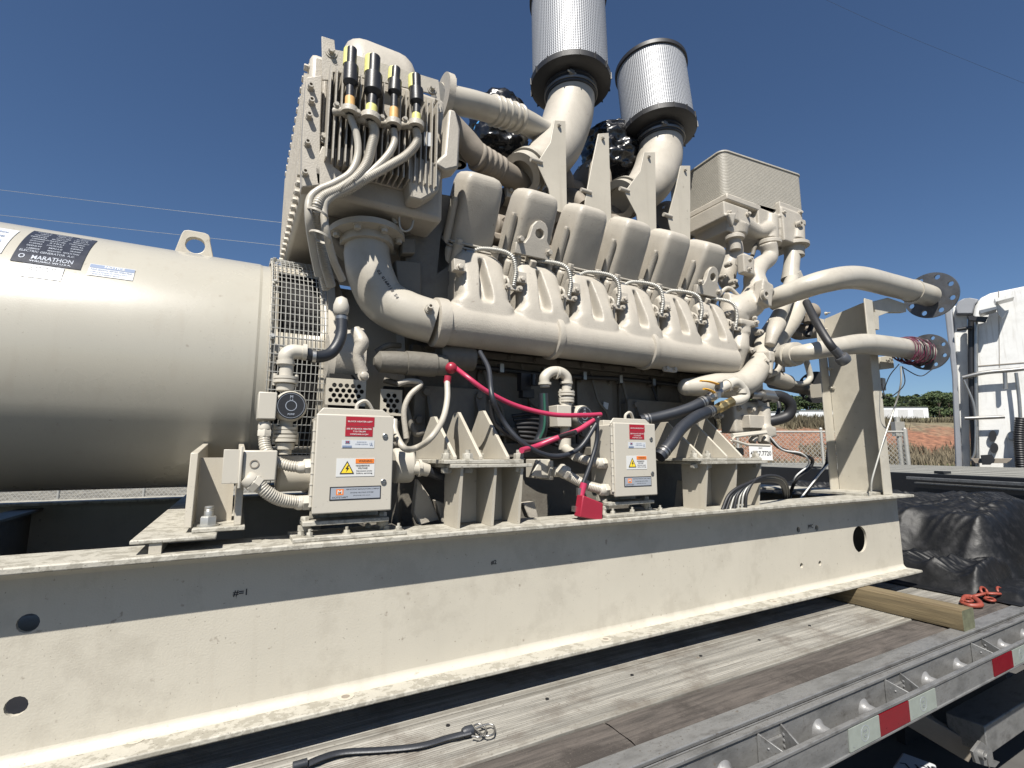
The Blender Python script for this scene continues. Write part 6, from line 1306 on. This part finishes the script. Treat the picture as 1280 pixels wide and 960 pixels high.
cabp('step_bracket', [(1213, 573), (1266, 573), (1260, 579), (1218, 579)], m_hotpipe, .25, CD - .3, .01); cabp('fifth_wheel_latch', [(1226, 569), (1240, 568), (1244, 575), (1238, 581), (1228, 581)], m_blk, .2, CD - .35)
mb = MB(); mb.tube([aC(1276, 522, CD - .15), aC(1274, 550, CD - .15), aC(1277, 590, CD - .15)], .07, n=14, rib=.012, ribn=3); obj('corrugated_hose', mb, m_rub, CB, ang=60)
for s_ in (1215, 1330): 
    mb = MB(); c = aC(s_, 600, CD + .8); c.z = GZ + .51; mb.lathe(c - CN.cross(EZ) * .15, CN.cross(EZ), [(.25, 0), (.47, 0), (.51, .03), (.51, .27), (.47, .3), (.25, .3)], 40); obj('wheel', mb, m_rub, CB, ang=30)
cabp('chassis', [(1200, 650), (1400, 650), (1400, 620), (1200, 620)], m_blk, 2.5, CD + .1)

# ---- ground and rising bank
m_lot = mat('gravel_lot', (.085, .082, .078), .9, bump=1, bscale=12, var=.3, vscale=2)
m_land = bpy.data.materials.new('clay_and_grass'); m_land.use_nodes = True
n = m_land.node_tree; b = n.nodes['Principled BSDF']; L = n.links.new; b.inputs['Roughness'].default_value = .95
geo = n.nodes.new('ShaderNodeNewGeometry'); sep = n.nodes.new('ShaderNodeSeparateXYZ'); L(geo.outputs['Position'], sep.inputs[0])
def M2(op, a, b_=0.):
    q = n.nodes.new('ShaderNodeMath'); q.operation = op
    for i, x in enumerate((a, b_)):
        if isinstance(x, (int, float)): q.inputs[i].default_value = x
        else: L(x, q.inputs[i])
    return q.outputs[0]
un = M2('ADD', M2('MULTIPLY', sep.outputs[0], fh.x), M2('MULTIPLY', sep.outputs[1], fh.y))
nz = n.nodes.new('ShaderNodeTexNoise'); nz.inputs['Scale'].default_value = .35; nz.inputs['Detail'].default_value = 8; nz.inputs['Roughness'].default_value = .7; L(geo.outputs['Position'], nz.inputs[0])
uu = M2('ADD', un, M2('MULTIPLY', M2('SUBTRACT', nz.outputs[0], .5), 14))
cr = n.nodes.new('ShaderNodeValToRGB'); mr = n.nodes.new('ShaderNodeMapRange'); mr.inputs[1].default_value = 10; mr.inputs[2].default_value = 60; L(uu, mr.inputs[0]); L(mr.outputs[0], cr.inputs[0])
els = cr.color_ramp.elements; els[0].position = .0; els[0].color = (.15, .14, .125, 1); els[1].position = 1; els[1].color = (.13, .12, .06, 1)
for ps, c_ in ((.24, (.16, .15, .13, 1)), (.28, (.09, .12, .035, 1)), (.33, (.10, .13, .04, 1)), (.38, (.22, .17, .10, 1)), (.47, (.20, .10, .06, 1)), (.60, (.22, .10, .06, 1)), (.66, (.17, .14, .09, 1))):
    e = els.new(ps); e.color = c_
n4 = n.nodes.new('ShaderNodeTexNoise'); n4.inputs['Scale'].default_value = 2.5; n4.inputs['Detail'].default_value = 8; L(geo.outputs['Position'], n4.inputs[0])
mx = n.nodes.new('ShaderNodeMix'); mx.data_type = 'RGBA'; mx.blend_type = 'MULTIPLY'; mx.inputs[0].default_value = .8; L(cr.outputs[0], mx.inputs[6])
r5 = n.nodes.new('ShaderNodeValToRGB'); r5.color_ramp.elements[0].position = .35; r5.color_ramp.elements[0].color = (.45, .45, .42, 1); r5.color_ramp.elements[1].position = .65; r5.color_ramp.elements[1].color = (1.2, 1.2, 1.15, 1); L(n4.outputs[0], r5.inputs[0]); L(r5.outputs[0], mx.inputs[7]); L(mx.outputs[2], b.inputs['Base Color'])
bp = n.nodes.new('ShaderNodeBump'); bp.inputs['Distance'].default_value = .3; L(n4.outputs[0], bp.inputs['Height']); L(bp.outputs[0], b.inputs['Normal'])
def gh_(x, y):
    d = x * fh.x + y * fh.y; s_ = x * CR.x + y * CR.y
    z = GZ
    if d > 12: z = GZ + sst(12, 33, d) * 1.35
    if d > 31: z = GZ + 1.35 + sst(31, 46, d) * (.058 * 46 + 1.79 - 1.35) + (0 if d < 46 else 0)
    if d > 46: z = max(z, .058 * d)
    z += (.5 if d > 33 else .15 if d > 14 else 0) * noise.noise(V((x * .09, y * .09, 2))) + (.22 if d > 30 else 0) * noise.noise(V((x * .4, y * .4, 5)))
    return z + (s_ - 20) * .012 * sst(35, 60, d) * 1.5
ds = [-900, -300, -80, -20, 0, 6, 12] + [12 + k * 1.1 for k in range(1, 36)] + [54, 60, 70, 85, 100, 130, 170, 220, 300, 450, 700, 1100]
ss = sorted(set([-1100, -600, -300, -150, -90] + [-70 + k * 1.6 for k in range(100)] + [95, 110, 140, 200, 300, 500, 800, 1100]))
mb = MB(); vs = []
for d in ds:
    for s_ in ss: p = fh * d + CR * s_; vs.append(V((p.x, p.y, gh_(p.x, p.y) if d > 11 else GZ)))
k = len(ss); mb.add(vs, [(j * k + i, j * k + i + 1, (j + 1) * k + i + 1, (j + 1) * k + i) for j in range(len(ds) - 1) for i in range(k - 1)])
tag(obj('ground', mb, m_land, None, ang=180), kind='structure')
mb = MB(); vs = []
mb.add([fh * d + CR * s_ + EZ * (GZ + .006) for d, s_ in ((-60, -60), (-60, 60), (11.6, 60), (11.6, -60))], [(0, 1, 2, 3)]); tag(obj('gravel_lot', mb, m_lot, None), kind='structure')

# dry brush and grass tufts on the bank
def tufts(name, n_, d0, d1, s0, s1, hh, m, lab, wd=.05):
    mb = MB(); rnd = random.Random(hash(name) % 1000 if False else len(name))
    for _ in range(n_):
        d = rnd.uniform(d0, d1); s_ = rnd.uniform(s0, s1) * d / 40; p = fh * d + CR * s_
        if noise.noise(V((p.x * .12, p.y * .12, 8))) < -.15: continue
        z = gh_(p.x, p.y) - .05
        for b_ in range(5):
            o = V((rnd.gauss(0, .25), rnd.gauss(0, .25), 0)); h = hh * rnd.uniform(.4, 1.2); l_ = V((rnd.gauss(0, .25) * h, rnd.gauss(0, .25) * h, h)); q = V((p.x, p.y, z)) + o
            a = rnd.uniform(0, 3.14); w_ = V((math.cos(a), math.sin(a), 0)) * wd; mb.add([q - w_, q + w_, q + l_ * .6 + w_ * .7, q + l_], [(0, 1, 2, 3)])
    o = obj(name, mb, m, None); return tag(o, lab, 'grass' if 'grass' in name else 'brush', kind='stuff')
m_dry = mat('dry_grass', (.17, .14, .09), .9, var=.3, vscale=.8); m_grn = mat('green_grass', (.08, .11, .03), .9, var=.3, vscale=.8); m_brush = mat('brown_brush', (.10, .085, .05), .9, var=.35, vscale=.5)
tufts('dry_grass', 5200, 26, 37, 4, 60, .6, m_dry, 'tall dry straw coloured grass along the foot of the red clay bank'); tufts('green_grass', 3600, 23.5, 30, 2, 60, .25, m_grn, 'short green grass strip in front of the dry grass'); tufts('brush', 5200, 41, 50, 6, 60, .75, m_brush, 'brown scrub along the top of the red clay bank', .07)
m_leaf = [mat('crown_leaves_%s' % s_, c_, .8, var=.35, vscale=.25) for s_, c_ in (('dark', (.035, .06, .022)), ('mid', (.055, .085, .03)), ('light', (.09, .12, .04)))]
m_bark = mat('bark', (.12, .09, .07), .9, var=.2)
def crown_mesh(seed, h, pine):
    rnd = random.Random(seed); mb = MB(); lobes = []
    for _ in range(16):
        z = rnd.uniform(.08, .92) * h; rr = (.30 * h * (1 - .7 * (z / h)) if pine else .26 * h * math.sin(min(1, .25 + .75 * (1 - z / h)) * 1.9) + .05 * h)
        a = rnd.uniform(0, 6.28); lobes.append((V((math.cos(a) * rr * .7, math.sin(a) * rr * .7, z)), rnd.uniform(.09, .16) * h))
    lobes.append((V((0, 0, h * .93)), .07 * h))
    for c, r in lobes:
        mb.m = rnd.choice((0, 0, 1, 1, 2))
        for _ in range(110):
            d = V((rnd.gauss(0, 1), rnd.gauss(0, 1), rnd.gauss(0, 1))).normalized() * r * rnd.uniform(.55, 1.15); d.z *= .75; p = c + d; u = V((rnd.gauss(0, 1), rnd.gauss(0, 1), rnd.gauss(0, 1))).normalized(); v = u.orthogonal().normalized(); s_ = rnd.uniform(.12, .26) * h / 11
            if rnd.random() < .15: mb.m = rnd.choice((0, 1, 2))
            mb.add([p - u * s_ - v * s_, p + u * s_ - v * s_ * .6, p + u * s_ * .7 + v * s_, p - u * s_ + v * s_], [(0, 1, 2, 3)])
    return mb
protos = []
for k in range(5):
    h = 11.5; t_ = thing('tree', (0, 0, 0), 'green tree in the far treeline beyond the warehouses', 'tree', 'trees in the far treeline')
    obj('crown', crown_mesh(40 + k, h, k % 2), m_leaf, t_)
    mb = MB(); mb.tube([V((0, 0, -.5)), V((.1, .05, h * .45)), V((0, 0, h * .85))], [.28, .2, .05], n=8, k=4); mb.tube([V((.05, 0, h * .4)), V((1.1, .4, h * .65))], [.1, .03], n=6, k=1); mb.tube([V((.05, 0, h * .45)), V((-1.1, -.4, h * .7))], [.1, .03], n=6, k=1); obj('trunk', mb, m_bark, t_)
    protos.append(t_)
rnd = random.Random(5); cnt = 0
for row, (dd, px0, px1, st_) in enumerate(((168, 930, 1300, 13), (184, 925, 1300, 12))):
    px = px0
    while px < px1:
        base = aH(px, 500, dd + rnd.uniform(-6, 6)); z = gh_(base.x, base.y)
        o = protos[cnt] if cnt < 5 else dup(protos[rnd.randrange(5)])
        ytop = 492 + 6 * noise.noise(V((px * .013, row, 0))) + rnd.uniform(-2, 4) - (2 if px > 1170 else 0)
        tp = aH(px, ytop, V((base.x, base.y, 0)).dot(fh)); hh = max(4, tp.z - z); o.location = V((base.x, base.y, z)); o.scale = (hh / 11.5 * 1.45,) * 2 + (hh / 11.5,); o.rotation_euler = (0, 0, rnd.uniform(0, 6.28)); cnt += 1; px += st_ * rnd.uniform(.7, 1.25)
# warehouses
m_wall = mat('white_metal_wall', (.66, .68, .70), .5, var=.05); m_roof = mat('pale_metal_roof', (.5, .5, .5), .5)
for (a, b_, yt, yb2, d, lb) in ((938, 1000, 515, 533, 150, 'long white warehouse left of the post, its nearer half'), (1000.5, 1075, 513, 533, 156, 'pale warehouse with loading doors seen left of the post'), (1098, 1162, 508.5, 522, 158, 'white warehouse roofline right of the post')):
    t_ = thing('warehouse', (aH((a + b_) / 2, yb2, d).x, aH((a + b_) / 2, yb2, d).y, aH(a, yb2, d).z - 2), lb, 'warehouse')
    P0_, P1_ = aH(a, yb2 + 6, d), aH(b_, yb2 + 6, d); top = aH(a, yt, d).z; c = (P0_ + P1_) / 2 + fh * 7; wid = (P1_ - P0_).length
    mb = MB(); mb.box(V((c.x, c.y, (P0_.z + top) / 2)), (wid, 14, top - P0_.z), (CR, fh, EZ)); obj('wall', mb, m_wall, t_)
    mb = MB(); mb.prism([(-7.3, 0), (7.3, 0), (0, .7)], V((c.x, c.y, top + .01)) - CR * (wid / 2 + .2), fh, EZ, wid + .4, wdir=CR); obj('roof', mb, m_roof, t_)
    for k in range(3):
        mb = MB(); q = V((c.x, c.y, 0)) - fh * 7.02 + CR * (wid * (-.3 + .3 * k)); q.z = aH(a, yb2 - 5, d).z; mb.box(q, (3.2, .12, 2.6), (CR, fh, EZ)); obj('loading_door', mb, m_roof, t_)
# chain link fence with sign
FN = thing('chain_link_fence', V((9.0, 5.34, GZ)), 'galvanised chain link fence across the yard with a phone number sign', 'fence')
FA = aH(-420, 567, 9.2); FB = aH(1134, 567, 9.2); FA.z = FB.z = 0; FT = .40; FL = (FB - FA).length; Fu = (FB - FA).normalized()
mb = MB(); k = 0; x = -(FT - GZ); hgt = FT - .02 - (GZ + .03)
while x < FL:
    for s_ in (0, 1):
        a0, a1 = x, x + hgt; t0 = max(0, -a0 / hgt) if a0 < 0 else 0; t1 = min(1, (FL - a0) / hgt)
        if t1 > t0:
            z0_, z1_ = GZ + .03 + hgt * t0, GZ + .03 + hgt * t1
            if s_: z0_, z1_ = FT - .02 - hgt * t0, FT - .02 - hgt * t1
            p0, p1 = FA + Fu * (a0 + hgt * t0) + EZ * z0_, FA + Fu * (a0 + hgt * t1) + EZ * z1_
            mb.tube([p0 + fh * .003 * (1 - 2 * s_), p1 + fh * .003 * (1 - 2 * s_)], .0038, n=3, k=1)
    x += .082
tag(obj('chain_link_mesh', mb, m_wire, FN), kind='stuff')
for z in (FT, -.55): mb = MB(); mb.cyl(FA + EZ * z, FB + EZ * z, .019 if z > 0 else .012, n=10); obj('top_rail', mb, m_wire, FN)
x = FL
while x > 0:
    mb = MB(); p = FA + Fu * x; mb.cyl(p + EZ * GZ, p + EZ * (FT + .05), .04 if x == FL else .024, n=12); mb.sph(p + EZ * (FT + .05), .03, 6); obj('post', mb, m_wire, FN); x -= 1.55
mb = MB(); c = aH(951, 566, 9.15); mb.box(c, (.42, .004, .27), (Fu, fh, EZ)); sg = obj('phone_sign', mb, m_white, FN)
mb = MB(); text_mesh(mb, '4.567.7720', c - fh * .003 - EZ * .01, Fu, EZ, width=.38, height=.085); text_mesh(mb, 'RENTAL YARD' if False else 'INC', c - fh * .003 + EZ * .085, Fu, EZ, height=.03); obj('sign_lettering', mb, m_ink, sg)
mb = MB(); q = aH(1124, 548, 10.5); mb.cyl(V((q.x, q.y, GZ)), V((q.x, q.y, q.z + .45)), .05, n=12); mb.box(q + EZ * .2, (.2, .12, .3), (CR, fh, EZ)); tag(obj('utility_box', mb, m_wire, None), 'grey utility box on a pipe behind the fence corner', 'utility box')
# power lines and the pole they run to
pole = thing('utility_pole', V((aH(600, 567, 62).x, aH(600, 567, 62).y, GZ)), 'wooden utility pole standing behind the engine', 'pole')
pb_ = aH(600, 567, 62); mb = MB(); mb.cyl(V((pb_.x, pb_.y, gh_(pb_.x, pb_.y) - .3)), V((pb_.x, pb_.y, aH(600, 300, 62).z)), .16, .11, n=12); obj('mast', mb, m_bark, pole)
mb = MB(); mb.box(V((pb_.x, pb_.y, aH(600, 306, 62).z)), (2.0, .12, .12), (CR, fh, EZ)); obj('cross_arm', mb, m_bark, pole)
for k, (ya, yb_, y6) in enumerate(((230, 278, 305), (262, 307, 333))):
    P = []
    for i in range(25):
        t = i / 24; px = -60 + 660 * t; c_ = [ya, 0, yb_, 0, y6]
        py = (ya * (px - 350) * (px - 600) / ((-60 - 350) * (-60 - 600)) + yb_ * (px + 60) * (px - 600) / ((410) * (350 - 600)) + y6 * (px + 60) * (px - 350) / (660 * 250)); P.append(aH(px, py, 62))
    mb = MB(); mb.tube(P, .021, n=5, k=1); tag(obj('power_line', mb, m_wire, None), ['upper power line crossing the sky above the alternator', 'lower fainter power line just above the alternator'][k], 'wire')
mb = MB(); mb.tube([aH(1020, -6, 80), aH(1110, 35, 80), aH(1200, 72, 80), aH(1300, 112, 80)], .018, n=5); tag(obj('power_line', mb, m_hose, None), 'thin dark power line high in the upper right sky', 'wire')
